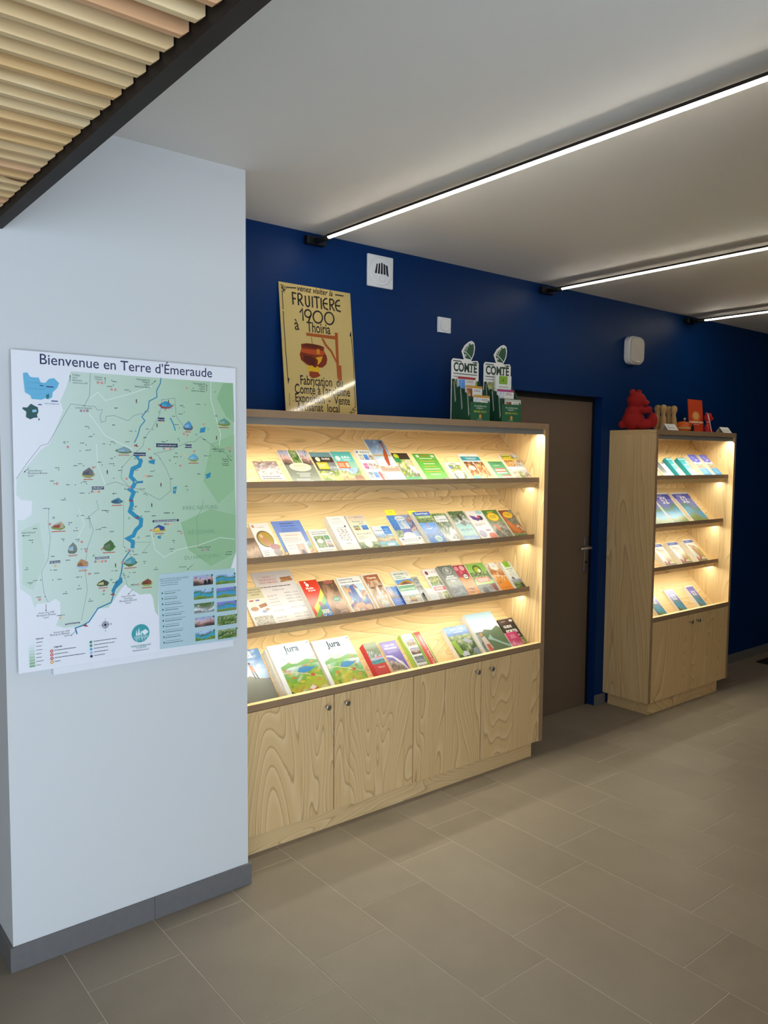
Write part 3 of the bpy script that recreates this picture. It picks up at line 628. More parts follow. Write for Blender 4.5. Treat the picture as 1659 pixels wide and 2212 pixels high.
for i, t_ in enumerate(('Poligny', 'Dijon', 'Besançon', 'Autoroute A39')): MT(m1, t_, 483, 250 + i * 17, (50, 32, 62, 98)[i], align='L')
for i, t_ in enumerate(('Château-', 'Chalon')): MT(m1, t_, 655, 265 + i * 16, (58, 48)[i])
for i, t_ in enumerate(('Champagnole', 'Poligny', 'Arbois', 'Salins-les-Bains')): MT(m1, t_, 995, 285 + i * 16, (88, 48, 40, 98)[i], align='R'); MT(m1, t_, 1362, 312 + i * 16, (80, 42, 38, 90)[i], align='R')
MT(m1, 'Lons-le-Saunier', 558, 470, 110)
for i, t_ in enumerate(('Saint-Amour', 'Bourg-en-Bresse', 'Lyon')): MT(m1, t_, 186, 886 + i * 17, (94, 128, 36)[i], align='L')
MT(m1, 'Saint-Laurent', 1455, 742, 72); MT(m1, 'en-Grandvaux', 1455, 755, 70)
for i, t_ in enumerate(('Morbier', 'Morez', 'Les Rousses', 'Genève')): MT(m1, t_, 1518, 810 + i * 13, (42, 34, 66, 40)[i], align='R')
MT(m2, 'Saint-Amour', 190, 222, 92); MT(m2, 'Saint-Claude', 1362, 318, 72); MT(m2, 'Genève', 1517, 365, 42); MT(m2, 'Oyonnax', 1212, 448, 50)
for x0, y0 in ((308, 752), ): 
    for i, t_ in enumerate(('Autoroute A40', 'Bourg-en-Bresse', 'Lyon')): MT(m2, t_, x0, y0 + i * 16, (104, 124, 34)[i])
for i, t_ in enumerate(('Autoroute A40', 'Oyonnax', 'Bourg-en-Bresse', 'Lyon')): MT(m2, t_, 852, 642 + i * 15, (92, 58, 112, 32)[i])
for i, t_ in enumerate(('Autoroute A40', 'Bourg-en-Bresse', 'Lyon')): MT(m2, t_, 462, 872 + i * 15, (104, 124, 34)[i], align='R')
p.z = b_txt + p.step; p.tick()
for f, a, b in ((m1, (465, 290), (465, 248)), (m1, (698, 305), (698, 262)), (m1, (1005, 310), (1032, 285)), (m1, (1372, 355), (1372, 312)), (m1, (193, 862), (160, 892)), (m1, (1505, 780), (1535, 815)), (m2, (200, 236), (148, 238)), (m2, (306, 690), (306, 738)), (m2, (880, 595), (850, 628)), (m2, (503, 868), (470, 902)), (m2, (1280, 430), (1244, 462)), (m2, (1500, 345), (1535, 343))):
    A, B = f(*a), f(*b); p.stroke([A, B], .0012, '1a1e24', False); dx, dy = B[0] - A[0], B[1] - A[1]; L_ = math.hypot(dx, dy); dx, dy = dx / L_ * .004, dy / L_ * .004
    p.face([(B[0] + dx * .4, B[1] + dy * .4), (B[0] - dx - dy * .5, B[1] - dy + dx * .5), (B[0] - dx + dy * .5, B[1] - dy - dx * .5)], [lin('1a1e24')] * 3)
p.tick()
for txt, f, x, y, w_ in each((('ORGELET', m1, 650, 996, 84), ('CLAIRVAUX-LES-LACS', m1, 1108, 713, 146), ('Pont-de-Poitte', m1, 927, 772, 84), ('Doucier', m1, 1070, 541, 46), ('Bonlieu', m1, 1250, 718, 46), ('MOIRANS-EN-MONTAGNE', m2, 1100, 138, 178), ('ARINTHOD', m2, 678, 384, 96), ('Val Suran', m2, 365, 412, 74), ('Thoirette-Coisia', m2, 482, 820, 102)), 3):
    a, b = f(x - w_ / 2, y + 11), f(x + w_ / 2, y - 11); p.poly([(a[0], a[1]), (b[0], a[1]), (b[0] - .002, (a[1] + b[1]) / 2), (b[0], b[1]), (a[0], b[1]), (a[0] + .002, (a[1] + b[1]) / 2)], '1d2b52')
    c_ = f(x, y + 5); p.text(txt, c_[0], c_[1], (b[0] - a[0]) * .84, 'f0f2f4', 'C', .01)
p.tick()
icon = {'r': 'c8453a', 'o': 'e2a23a', 'p': '4a3a6e', 'g': '3f8f6c', 'b': '1e2c58', 'c': '55a8cc'}
for f, L_ in ((m1, 'p538,483 r559,483 b580,483 r650,296 r676,299 r740,342 r766,344 r1240,332 g981,487 g1058,492 g1150,445 g1097,476 o1070,560 r990,738 r450,724 g428,693 r1197,848 g1127,812 o930,793 g896,800 r1243,645 r1220,637 r1290,752 r1352,573 g1380,605 r378,967 p612,1020 o635,1020 r657,1020 r862,992 r840,935 r618,860 o960,918 r981,918 b1435,517 p1088,734 o1110,734 r1130,734 r1508,732 r1526,732 b1526,752 o1225,776 g1303,642 g1184,669 g912,1021 g832,1003 g900,955 g1160,1008 g1244,1008 c1140,470 c1070,468'), (m2, 'r331,161 g356,118 r543,278 r572,340 o367,438 r592,490 p633,409 o657,408 r679,408 r701,406 p1097,160 r1115,160 o1135,160 r1001,201 g1066,236 r1205,220 r857,332 r810,415 g838,340 g883,340 r677,326 g622,370 g920,250 o400,782 r263,661 r690,602 g687,625 r917,561 g738,530 g851,510 g857,121 g938,108 g886,62 p1343,332 r1362,330 b1381,328 g820,490')):
    for q in each(L_.split(), 0 if f is m1 else 4):
        x, y = q[1:].split(','); a = f(float(x), float(y)); p.ell(a[0], a[1], .0042, .0042, 'f2f0ec', 12, False); p.ell(a[0], a[1], .0038, .0038, icon[q[0]], 12, True); p.ell(a[0], a[1], .0016, .0016, 'f2efe8', 8, True)
# small painted landmarks: ground patch, building or water, red caption
def mark(f, x, y, w, h, cols, cap):
    a, b = f(x - w / 2, y + h / 2), f(x + w / 2, y - h / 2); cx, cy, rx, ry = (a[0] + b[0]) / 2, (a[1] + b[1]) / 2, abs(b[0] - a[0]) / 2, abs(b[1] - a[1]) / 2
    g = random.Random(int(x * 7 + y)); n = 14
    p.poly([(cx + rx * math.cos(2 * math.pi * i / n) * g.uniform(.75, 1.05), cy - ry * .25 + ry * .75 * math.sin(2 * math.pi * i / n) * g.uniform(.7, 1.05)) for i in range(n)], cols[0])
    q_ = g.uniform(-.3, .3)
    p.poly([(cx - rx * .75, cy - ry * .35), (cx + rx * .6, cy - ry * .5), (cx + rx * .7, cy + ry * .3), (cx + rx * q_, cy + ry * .95), (cx - rx * .7, cy + ry * .25)], cols[1])
    p.poly([(cx - rx * .75, cy - ry * .35), (cx + rx * .1, cy - ry * .45), (cx + rx * q_, cy + ry * .35), (cx - rx * .6, cy + ry * .1)], cols[2])
    if cap: p.lines(cx - rx * .9, cy - ry - .0065, cx + rx * .9, cy - ry - .001, 2 if len(cap) > 1 else 1, 'c8543a', 'C', .5)
for q in each(((m1, 585, 895, 95, 75, ('9c9a58', '6e6c74', '55545e'), 'a'), (m1, 822, 745, 115, 50, ('6c7a52', '7fa0a8', '8fb4c0'), 'ab'), (m1, 1248, 583, 66, 66, ('5a6068', '4f94c0', '7db8dc'), 'a'), (m1, 1284, 795, 80, 58, ('8f9a52', '6ab0cc', '83c2d8'), 'a'), (m1, 1485, 560, 90, 54, ('7f8c3c', '5f9a8c', '8cb4a0'), 'a'), (m1, 775, 1082, 84, 48, ('47606c', '3f7f98', '2c5a70'), 'a'), (m1, 1100, 445, 100, 52, ('a8483c', '2c8fb6', '3fa2c8'), ''), (m2, 388, 172, 104, 64, ('8d9a4c', 'b8a88a', 'a03a36'), 'a'), (m2, 483, 320, 72, 88, ('6a7460', '7a8480', '9fc0cc'), 'ab'), (m2, 723, 303, 90, 84, ('4f7a38', '3f6a30', '6a7a5c'), 'a'), (m2, 550, 425, 100, 80, ('a8c4dc', 'b88a60', '96603c'), 'ab'), (m2, 866, 408, 96, 80, ('5c6c34', '4f9aa8', '78b0b4'), 'a'), (m2, 1058, 190, 100, 60, ('d8b83c', '2a4f9a', 'e0c860'), 'a'), (m2, 684, 552, 94, 58, ('4a5a3c', '3a4a34', 'c8c078'), 'a'), (m2, 975, 548, 86, 62, ('98a860', '8a4a30', '6f3820'), 'a')), 5): mark(*q)
for f, x, y, ang in each(((m1, 903, 716, -.3), (m1, 1000, 798, -.4), (m1, 870, 1080, -.1), (m1, 1065, 450, -.5), (m2, 910, 118, -.2), (m2, 748, 628, -.2), (m2, 568, 835, -.25)), 3):
    a = f(x, y); c_, s_ = math.cos(ang), math.sin(ang); R_ = lambda u, v: (a[0] + u * c_ - v * s_, a[1] + u * s_ + v * c_)
    p.poly([R_(-.010, 0), R_(-.004, -.0022), R_(.004, -.0022), R_(.010, 0), R_(.004, .0018), R_(-.004, .0018)], 'b02a30'); p.poly([R_(-.002, .001), R_(.002, .001), R_(.001, .007), R_(-.001, .007)], '3a4a5a')
for f, x, y in each(((m1, 905, 420), (m1, 1042, 580), (m1, 712, 890), (m1, 1068, 975), (m1, 1007, 1110), (m1, 1437, 663), (m2, 767, 435), (m1, 1118, 425)), 2):
    a = f(x, y); p.tick(); p.ell(a[0], a[1] + .006, .0016, .0018, '8a5a44', 8, False); p.face([(a[0] - .0022, a[1] - .001), (a[0] + .0022, a[1] - .001), (a[0] + .0016, a[1] + .0045), (a[0] - .0016, a[1] + .0045)], [lin('6a3a34')] * 4); p.stroke([(a[0], a[1]), (a[0] - .002, a[1] - .007)], .0012, '2c3038', False); p.stroke([(a[0], a[1]), (a[0] + .0025, a[1] - .007)], .0012, '2c3038', False)
for txt, x, y, w_ in (('PARC NATUREL', 1335, 62, 272), ('RÉGIONAL', 1340, 225, 176), ('DU HAUT-JURA', 1343, 388, 258)): MT(m2, txt, x, y, w_, '86ad8a')
# small locator maps top left
p.poly([m1(*a) for a in [(152, 232), (180, 228), (200, 258), (225, 262), (255, 262), (270, 295), (300, 298), (325, 272), (358, 266), (392, 300), (380, 332), (350, 360), (345, 395), (320, 408), (300, 400), (275, 410), (210, 405), (200, 380), (165, 360), (158, 300)]], '64b4d8')
p.poly([m1(*a) for a in [(305, 378), (325, 370), (326, 395), (308, 406)]], '1f6f70')
for txt, x, y, w_ in (('BOURGOGNE', 228, 302, 90), ('FRANCHE-COMTÉ', 240, 342, 120)): MT(m1, txt, x, y, w_, '4a93b8')
p.tick(); [p.rect(*m1(x, y + 5), *m1(x + w_, y), '26407a', False) for x, y, w_ in ((305, 322, 50), (262, 314, 26), (252, 440, 26), (340, 417, 44))]; MT(m1, "TERRE D'ÉMERAUDE", 343, 441, 98, '5a7fb0')
p.poly([m1(*a) for a in [(205, 436), (225, 448), (250, 460), (255, 490), (245, 510), (250, 528), (225, 530), (200, 540), (172, 525), (175, 490), (148, 470), (150, 460), (180, 462)]], '14504e'); p.poly([m1(*a) for a in [(212, 478), (240, 474), (244, 490), (216, 494)]], '8ac4dc'); p.poly([m1(*a) for a in [(253, 540), (262, 530), (262, 545), (256, 548)]], '14504e')
# hikes panel with ten photographs
p.poly([m2(*a) for a in [(1050, 492), (1558, 452), (1590, 920), (1062, 990)]], 'b6d0d6')
MT(m2, 'NOS COUPS DE CŒUR RANDO', 1158, 526, 186, '55707c', sy=1.3)
p.tick()
for i, y in enumerate((545, 558, 572)): a, b = m2(1065, y), m2(1245 - i * 20, y - 10); p.lines(a[0], a[1], b[0], a[1] + .003, 1, '27445a')
for i in each(range(10), 3):
    y = 620 + i * 36.5; a = m2(1070 + i * 1.5, y); p.poly([(a[0], a[1]), (a[0] + .003, a[1] - .004), (a[0] + .006, a[1]), (a[0] + .005, a[1] + .004), (a[0] + .003, a[1] + .002), (a[0] + .001, a[1] + .004)], '2a6f5c')
    b, c_ = m2(1090 + i, y - 6), m2(1250 + i, y - 6); p.lines(b[0], b[1], c_[0] - .01, b[1] + .0045, 1, '7d9aa4'); p.lines(b[0], b[1] - .0065, c_[0] - .022, b[1] - .0025, 1, '22303c')
kinds = ['dusk', 'lake', 'lake', 'lakeblue', 'falls', 'lakeblue', 'dusk', 'forest', 'lake', 'forest']
for i, j in each([(i, j) for i in range(5) for j in range(2)], 3):
        x0, y0 = (1282 + i * 3.6, 492 + i * 91.5) if j == 0 else (1432 + i * 3.6, 482 + i * 91); a, b = m2(x0, y0 + 80), m2(x0 + 130, y0); p.photo(a[0], a[1], b[0], b[1], kinds[i * 2 + j], i * 2 + j + 3, 14, 9)
        c_ = m2(x0 + 124, y0 + 6); p.ell(c_[0], c_[1], .004, .004, '2a7f5c', 10)
p.tick(); [p.poly([m2(x + a, y + b) for a, b in ((-12, 34), (-9, 8), (0, 0), (9, 8), (12, 34))], '1c1e26') for x, y in ((1362, 528), (1387, 522))]
# legend, compass rose, emblem
MT(m2, 'Altitude', 262, 924, 50, '1c2350', bold=.01)
for i in each(range(8), 1): a, b = m2(192 + i * .6, 960 + (i + 1) * 19), m2(228 + i * .6, 960 + i * 19); p.rect(a[0], a[1], b[0], b[1], ['dfe9ec', 'd5e4e0', 'c8dccf', 'b9d3bd', 'aacbab', '9dc39c', '8fbb8e', '82b281'][i])
for i in each(range(7), 1): a = m2(240, 948 + i * 25); p.lines(a[0], a[1] - .001, a[0] + .024, a[1] + .002, 1, '22262c')
MT(m2, 'Légende', 385, 977, 54, '1c2350', bold=.01)
for i, c_ in each(list(enumerate(('c8453a', 'c8453a', 'c8453a', 'e2a23a'))), 3): a = m2(342 + i, 1003 + i * 24.5); p.ell(a[0], a[1], .005, .005, c_, 14); p.ell(a[0], a[1], .002, .002, 'f4f0ea', 8); b = m2((540, 490, 582, 404)[i], 1003); p.lines(a[0] + .008, a[1] - .001, b[0], a[1] + .003, 1, '30363c')
for i, c_ in each(list(enumerate(('3f8f6c', '3f8f6c', '55a8cc', '9fc4dc', '1e2c58'))), 3): a = m2(602 + i, 943 + i * 23.5); p.ell(a[0], a[1], .0045, .0045, c_, 14); b = m2((785, 834, 752, 778, 714)[i], 943); p.lines(a[0] + .009, a[1] - .001, b[0], a[1] + .003, 1, '4a5058')
a = m2(698, 828); p.ring(a[0], a[1], .0115, .0115, .0012, NAVY, 24); p.ring(a[0], a[1], .008, .008, .0008, NAVY, 20)
for k in range(8):
    an = k * math.pi / 4; L_ = .017 if k % 2 == 0 else .009; d_ = .0022; p.face([(a[0] + L_ * math.sin(an), a[1] + L_ * math.cos(an)), (a[0] - d_ * math.cos(an), a[1] + d_ * math.sin(an)), (a[0], a[1])], [lin(NAVY)] * 3)
for t_, dx, dy in (('N', 0, .018), ('S', 0, -.022), ('E', .0195, -.002), ('O', -.0195, -.002)): p.text(t_, a[0] + dx, a[1] + dy, .003, NAVY)
a = m2(932, 884); p.ell(a[0], a[1], .031, .031, '38a0a6', 36)
for dx, w_, h_ in ((-.014, .007, .020), (-.006, .009, .027), (.002, .006, .017)): p.poly([(a[0] + dx - w_ / 2, a[1] - .006), (a[0] + dx + w_ / 2, a[1] - .006), (a[0] + dx, a[1] - .006 + h_)], 'e6eff0')
for dx, dy, q in ((.010, .004, .006), (.016, .006, .007), (.022, .002, .005), (.015, -.001, .007)): p.ell(a[0] + dx, a[1] + dy, q, q * .8, 'e6eff0', 14)
p.tick(); [p.rect(a[0] - .022 + k * .004, a[1] - .016 - (k * 7 % 5) * .003, a[0] - .0205 + k * .004, a[1] - .008, 'e6eff0', False) for k in range(12)]
MT(m2, "TERRE D'ÉMERAUDE", 934, 970, 130, '2b8a90'); MT(m2, 'TOURISME', 934, 983, 70, '6aaab0'); MT(m2, 'Ressourcez-vous ici', 934, 998, 104, NAVY)
o = p.obj('map_print', 'map_gloss', r); o.rotation_euler[0] = math.radians(90); o.location = (0, .0010, 0)

# ------------------------------------------------------------------ brochures on the sloping shelves
SX = Matrix(((1, 0, 0), (0, Q, -Q), (0, Q, Q)))      # local x right, y up the slope, z off the board
def sheet(kind, k, x0, x1, u0, u1, n0, n1, label, cat, ops, edge='page_stack', mat='print_gloss', group=None, rot=0.0):
    w, h, t_ = x1 - x0, u1 - u0, n1 - n0
    o = MB().box(0, w, 0, h, 0, t_).obj(kind, edge)
    y, z = P0[k]; pos = Vector((x0, y + Q * u0 - Q * n0, z + Q * u0 + Q * n0))
    o.matrix_world = Matrix.Translation(pos) @ SX.to_4x4() @ Matrix.Rotation(rot, 4, 'Z')
    tag(o, label, cat, group)
    if ops is not None:
        p = Print(w, h, 5e-5).run(ops); c = p.obj('cover', mat, o); c.location = (0, 0, t_ + .0001)
    return o
WH = 'f4f2ee'
def BG(c): return ('R', 0, 0, 1, 1, c)
def lakecover(sd): return [BG('f6f6f8'), ('R', 0, .80, 1, .95, '5a5cc0'), ('F', .04, .0, .97, .80, 'lakeblue', sd), ('L', .2, .84, .75, .92, 2, 'e8e8f8'), ('T', '52', .5, .66, .36, 'f4f4fa', dict(bold=.03)), ('P', [(.04, .62), (.04, .25), (.7, .0), (.3, 0), (.04, .1)], '7d8f4a')]
def seacover(sd): return [BG('f6f6fa'), ('R', .05, .82, .98, .95, '6a66c0'), ('F', .05, 0, .98, .82, 'lakeblue', sd), ('T', '52', .5, .62, .5, 'f0f0fa', dict(bold=.03)), ('P', [(.05, .40), (.6, .2), (.98, .05), (.98, 0), (.05, 0)], '6d7550')]
def trailcover(sd): return [BG('f4ede0'), ('R', 0, .84, 1, .95, '5566b4'), ('L', .2, .87, .8, .92, 1, 'c4cdf0'), ('P', [(.15, .78), (.55, .72), (.75, .45), (.9, .2), (.45, .15), (.3, .45)], 'b58a64'), ('P', [(.7, .6), (1, .55), (1, .15), (.85, .12)], 'c9bb35'), ('P', [(.55, .72), (.8, .5), (.95, .18), (1, .2), (1, .5), (.75, .7)], 'a99070'), ('E', .35, .66, .12, .06, 'd8b48c'), ('R', 0, .0, 1, .10, '9a8a70'), ('R', .05, .1, .5, .22, 'c23a3e'), ('P', [(0, .84), (.4, .2), (.25, .1), (0, .4)], 'd9dcdc')]
def jura(sd): return [BG('fbfbfb'), ('F', .10, 0, 1, .74, 'hills', sd), ('T', 'Jura', .52, .835, .36, '2c5068', dict(res=4, bold=.03)), ('L', .40, .79, .68, .815, 1, 'c8d2d8'), ('L', .12, .70, .42, .75, 2, '6f92ac'), ('P', [(.42, .44), (.5, .52), (.66, .53), (.8, .50), (.92, .51), (.8, .46), (.7, .43), (.55, .415), (.45, .42)], '3f8fc4'), ('P', [(.10, .58), (.3, .64), (.5, .60), (.75, .66), (1, .62), (1, .56), (.6, .57), (.3, .55), (.10, .52)], '7db36a'),
    ('S', [(.10, .47), (.35, .46), (.6, .40), (.95, .30)], .018, 'e6dcae'), ('P', [(.52, .10), (.62, .20), (.74, .14), (.72, .04), (.55, .03)], 'd85a3c'), ('P', [(.54, .13), (.63, .19), (.72, .14), (.62, .10)], 'f4ece0'), ('E', .34, .07, .07, .025, 'e9e0d4'), ('P', [(.42, .10), (.5, .12), (.48, .0), (.38, .0)], '4fb0b8'), ('P', [(.78, .12), (.95, .16), (1, .1), (.88, .05)], 'd8d090'),
    ('P', [(.10, .14), (.18, .10), (.20, .0), (.10, .0)], '3a4a28'), ('E', .3, .36, .05, .02, 'e07a3a'), ('E', .75, .36, .05, .03, 'd8603a'), ('E', .85, .26, .05, .02, 'e89a4a'), ('E', .45, .27, .06, .02, 'e8c83a'), ('E', .62, .32, .05, .025, 'c8d23a'), ('E', .25, .24, .06, .02, 'a8c83a'), ('E', .84, .60, .045, .02, 'dd8f58'), ('E', .42, .62, .06, .012, 'f0e2cc'), ('R', .92, .95, .97, .965, '6a7a84')]
BRO = [
 ('flyer', 1, 1.681, 1.797, 0, .155, 0, .006, 'small farm leaflet with goat heads over white, leftmost on the top shelf', [BG('f3efe9'), ('F', 0, .48, 1, 1, 'goat', 1), ('L', .08, .3, .95, .45, 2, '6a5a58'), ('R', 0, 0, 1, .3, 'e9a58a')]),
 ('booklet', 1, 1.823, 1.973, 0, .213, 0, .015, 'square farm booklet with three photo strips and a cream oval title', [BG('75796b'), ('F', 0, .55, .33, 1, 'dusk', 2), ('F', .35, .55, .64, 1, 'forest', 3), ('F', .66, .55, 1, 1, 'dusk', 4), ('R', .325, .5, .35, 1, WH), ('R', .64, .5, .665, 1, WH), ('R', 0, .38, 1, .58, '75796b'), ('E', .5, .52, .37, .12, 'efe2b6'), ('T', 'La Ferme', .5, .53, .42, '5a4a2a', dict(shear=.3)), ('T', 'du Cerf', .5, .45, .34, '5a4a2a', dict(shear=.3)), ('L', .25, .24, .75, .36, 3, 'd6d6cc', 1), ('L', .15, .1, .9, .2, 2, 'c0c0b6')]),
 ('leaflet', 1, 1.991, 2.103, 0, .212, 0, .006, 'dark leaflet with a yellow panel and flowers on the top shelf', [BG('4a5246'), ('R', 0, .86, 1, 1, '6f98a2'), ('R', 0, .70, 1, .86, '3a2f2c'), ('E', .26, .79, .14, .085, 'ded6bc'), ('O', .26, .79, .14, .085, .03, '2a2422'), ('T', 'GUIDE', .66, .78, .4, 'f0ead8', dict(bold=.03)), ('R', .10, .50, .62, .70, 'e2bb2e'), ('L', .15, .54, .56, .66, 3, 'f6eecb'), ('F', 0, 0, 1, .45, 'flowers', 5), ('F', .62, .45, 1, .70, 'grey', 6), ('E', .75, .12, .2, .07, 'd9c238')]),
 ('leaflet', 1, 2.107, 2.221, 0, .214, 0, .010, 'turquoise leaflet with an orange panel on the top shelf', [BG('8fb9a8'), ('R', 0, .70, 1, 1, '59b7b4'), ('E', .22, .80, .12, .07, 'd9e6e4'), ('T', 'JURA', .62, .80, .42, 'f2f8f8', dict(bold=.03)), ('L', .45, .72, .9, .78, 1, 'e2f0f0'), ('R', .05, .50, .60, .70, 'e2632f'), ('L', .1, .54, .4, .66, 3, 'f6d4c4'), ('R', .44, .53, .56, .66, 'f0c8b8'), ('F', 0, 0, 1, .5, 'village', 7), ('P', [(.35, .0), (.6, .3), (.95, .28), (1, 0)], '8a5f42')]),
 ('leaflet', 1, 2.246, 2.339, 0, .222, 0, .016, 'white leaflet with a grid of small pictures on the top shelf', [BG('f1efe9'), ('T', 'ESPACE', .62, .90, .6, '5f7f92', dict(bold=.02)), ('E', .12, .93, .07, .03, '4a78b0')] + [('F', .06 + .32 * i, .70 - .26 * j, .34 + .32 * i, .86 - .26 * j, ['stone', 'blue', 'people', 'pink', 'goat', 'people', 'grey', 'blue', 'people'][i + 3 * j], i + 3 * j) for i in range(3) for j in range(3)] + [('T', 'MONDES', .5, .41, .7, '6f8f9a', dict(bold=.02)), ('P', [(.7, .34), (.85, .36), (.9, .1), (.72, .1)], 'c8405a')]),
 ('brochure', 1, 2.352, 2.463, 0, .300, 0, .010, 'tall brochure with a rust-red twisting figure against pale sky, top shelf', [BG('e9e6ee'), ('F', 0, .40, 1, 1, 'sky', 8), ('R', 0, .28, 1, .40, 'b09482'), ('R', 0, .62, 1, .66, 'c4ae84'), ('P', [(.80, .96), (.90, .93), (.86, .82), (.84, .70), (.72, .55), (.62, .42), (.48, .40), (.50, .55), (.62, .70), (.78, .80), (.80, .88)], 'b9502a'), ('E', .84, .95, .07, .025, '5a2418'), ('T', 'visites', .55, .36, .6, 'f4ece8', dict(shear=.4)), ('R', 0, 0, 1, .28, 'e9e9f2'), ('L', .15, .1, .9, .24, 3, 'c2c2d2')]),
 ('leaflet', 1, 2.472, 2.576, 0, .213, 0, .006, 'leaflet with a child in a meadow and a green foot band', [BG('6f8240'), ('F', 0, .12, 1, 1, 'flowers', 9), ('R', 0, .80, 1, 1, '3a2c28'), ('E', .22, .90, .16, .08, 'b8cf3a'), ('E', .22, .91, .07, .04, 'e8d838'), ('R', 0, .70, .35, .84, '2f8f50'), ('E', .78, .68, .12, .09, 'e0b8a0'), ('P', [(.6, .62), (.95, .58), (1, .35), (.75, .38)], 'e8dce4'), ('R', 0, 0, 1, .24, '2f9a62'), ('L', .15, .10, .9, .18, 1, 'e0f0e4')]),
 ('flyer', 1, 2.611, 2.761, 0, .213, 0, .003, 'bright green single-sheet flyer on the top shelf', [BG('63b445'), ('E', .18, .92, .07, .045, 'e8f2e0'), ('R', .78, .88, .93, .96, 'dfe8d8'), ('L', .3, .9, .72, .97, 1, 'd8602f', 1)] + [('L', .15, .30 + .085 * i, .85, .36 + .085 * i, 1, 'c9a048' if i % 2 else 'e6f0c8', 1) for i in range(7)] + [('F', .72, .0, 1, .22, 'rock', 10)]),
 ('flyer', 1, 2.788, 2.893, 0, .146, 0, .010, 'small cream leaflet with a white disc on a floral ground', [BG('efe9d8'), ('F', .12, .1, .92, .88, 'flowers', 11), ('E', .5, .42, .26, .2, 'f2f0e2'), ('L', .34, .36, .66, .5, 2, '8a9a70', 1), ('L', .2, .9, .8, .97, 1, '8c8068', 1), ('E', .2, .76, .1, .07, '6a8ac8')]),
 ('brochure', 1, 2.923, 3.063, 0, .208, 0, .012, 'white brochure with a teal title band over plates of food', [BG('f6f4f0'), ('R', 0, .76, 1, .90, '2f97a8'), ('L', .2, .79, .85, .87, 2, 'd8eef0', 1), ('F', .0, .0, .5, .72, 'food', 12), ('F', .52, .0, 1, .72, 'food', 13), ('E', .26, .50, .16, .08, 'f2e6d0'), ('R', 0, .0, .35, .22, '2f97a8')]),
 ('leaflet_stack', 1, 3.094, 3.207, 0, .144, 0, .020, 'stack of small green leaflets with red and white stripes', [BG('4f9a68'), ('T', 'LOISIRS', .5, .86, .7, '2f6f48', dict(bold=.02)), ('L', .25, .76, .8, .82, 1, 'd8ecd8')] + [('R', .15, .60 - .07 * i, .85, .65 - .07 * i, 'd8605a' if i % 2 == 0 else 'f2e8e4') for i in range(4)] + [('R', .3, .24 - .07 * i, 1, .30 - .07 * i, 'd8605a' if i % 2 == 0 else 'f2e8e4') for i in range(3)]),
 ('brochure', 1, 3.236, 3.372, 0, .205, 0, .014, 'magazine-style brochure with a yellow heading over grey picture boxes, by the right panel', [BG('c9c9cc'), ('F', 0, .55, .55, .95, 'food', 14), ('F', .55, .58, .95, .98, 'people', 15), ('R', .05, .86, .6, .97, 'd8d030'), ('R', .05, .78, .9, .84, 'e0c838'), ('L', .08, .88, .55, .95, 1, '5a5a20'), ('R', 0, .42, 1, .54, 'e2e2ea'), ('F', .05, .05, .3, .35, 'stone', 16), ('F', .35, .1, .62, .36, 'flowers', 17), ('F', .66, .05, .95, .36, 'people', 18), ('S', [(0, .54), (1, .54)], .015, '8a8a8c')]),
 ('leaflet', 2, 1.622, 1.696, 0, .194, 0, .004, 'glossy brown leaflet half hidden behind the white pier edge', [BG('c9a888'), ('F', 0, 0, 1, .7, 'portrait', 19)]),
 ('leaflet', 2, 1.699, 1.794, 0, .214, 0, .006, 'white leaflet with a large oval garden photograph', [BG('f3f1ef'), ('E', .5, .58, .42, .22, '6a5a34'), ('E', .52, .58, .38, .19, 'b8983a'), ('P', [(.25, .62), (.4, .74), (.5, .60), (.7, .45), (.9, .38), (.6, .34), (.35, .48)], 'c98a5a'), ('E', .36, .66, .08, .05, 'e8c0a0'), ('E', .82, .36, .26, .08, 'a86a70'), ('E', .84, .22, .22, .09, '9c8a86'), ('T', 'Fromagerie', .5, .88, .45, '9a7a70', dict(shear=.3)), ('E', .15, .92, .07, .04, 'c8906a'), ('L', .1, .15, .45, .3, 3, 'b0a8a4')]),
 ('poster_sheet', 2, 1.814, 1.966, 0, .222, 0, .003, 'periwinkle blue sheet with small heading lines on the second shelf', [BG('7f9be0'), ('L', .25, .90, .75, .96, 1, '4a5a98', 1), ('L', .08, .84, .95, .89, 1, '3f62c0', 1), ('L', .2, .70, .85, .82, 4, '5a78c0', 1), ('F', 0, 0, 1, .45, 'village', 20), ('F', .0, .2, .2, .5, 'blue', 21)]),
 ('flyer', 2, 1.827, 1.940, 0, .153, .0035, .0065, 'small cream flyer with a pink portrait, lying on the blue sheet', [BG('e9e2de'), ('L', .2, .84, .8, .92, 1, 'd8b8a8', 1), ('L', .08, .6, .92, .8, 3, 'c4bcb8'), ('L', .08, .35, .45, .55, 2, 'c4bcb8'), ('R', .5, .18, .86, .55, 'e6a49c'), ('P', [(.6, .18), (.62, .32), (.75, .34), (.8, .18)], '4a5a70'), ('E', .68, .42, .06, .08, 'd8b098')]),
 ('leaflet', 2, 1.978, 2.082, 0, .158, 0, .008, 'small white leaflet with a green photo square on the second shelf', [BG('f2f1ec'), ('T', 'Coté Terre Nature', .5, .88, .82, '4a5a8a', dict(bold=.02)), ('L', .1, .80, .9, .85, 1, '6a6a6a'), ('F', .12, .32, .62, .76, 'forest', 22), ('E', .36, .56, .16, .08, 'e2ecd8'), ('F', .64, .32, .92, .58, 'dusk', 23), ('R', .64, .60, .92, .76, '5f9a68'), ('L', .1, .08, .9, .26, 3, 'b8b8b4')]),
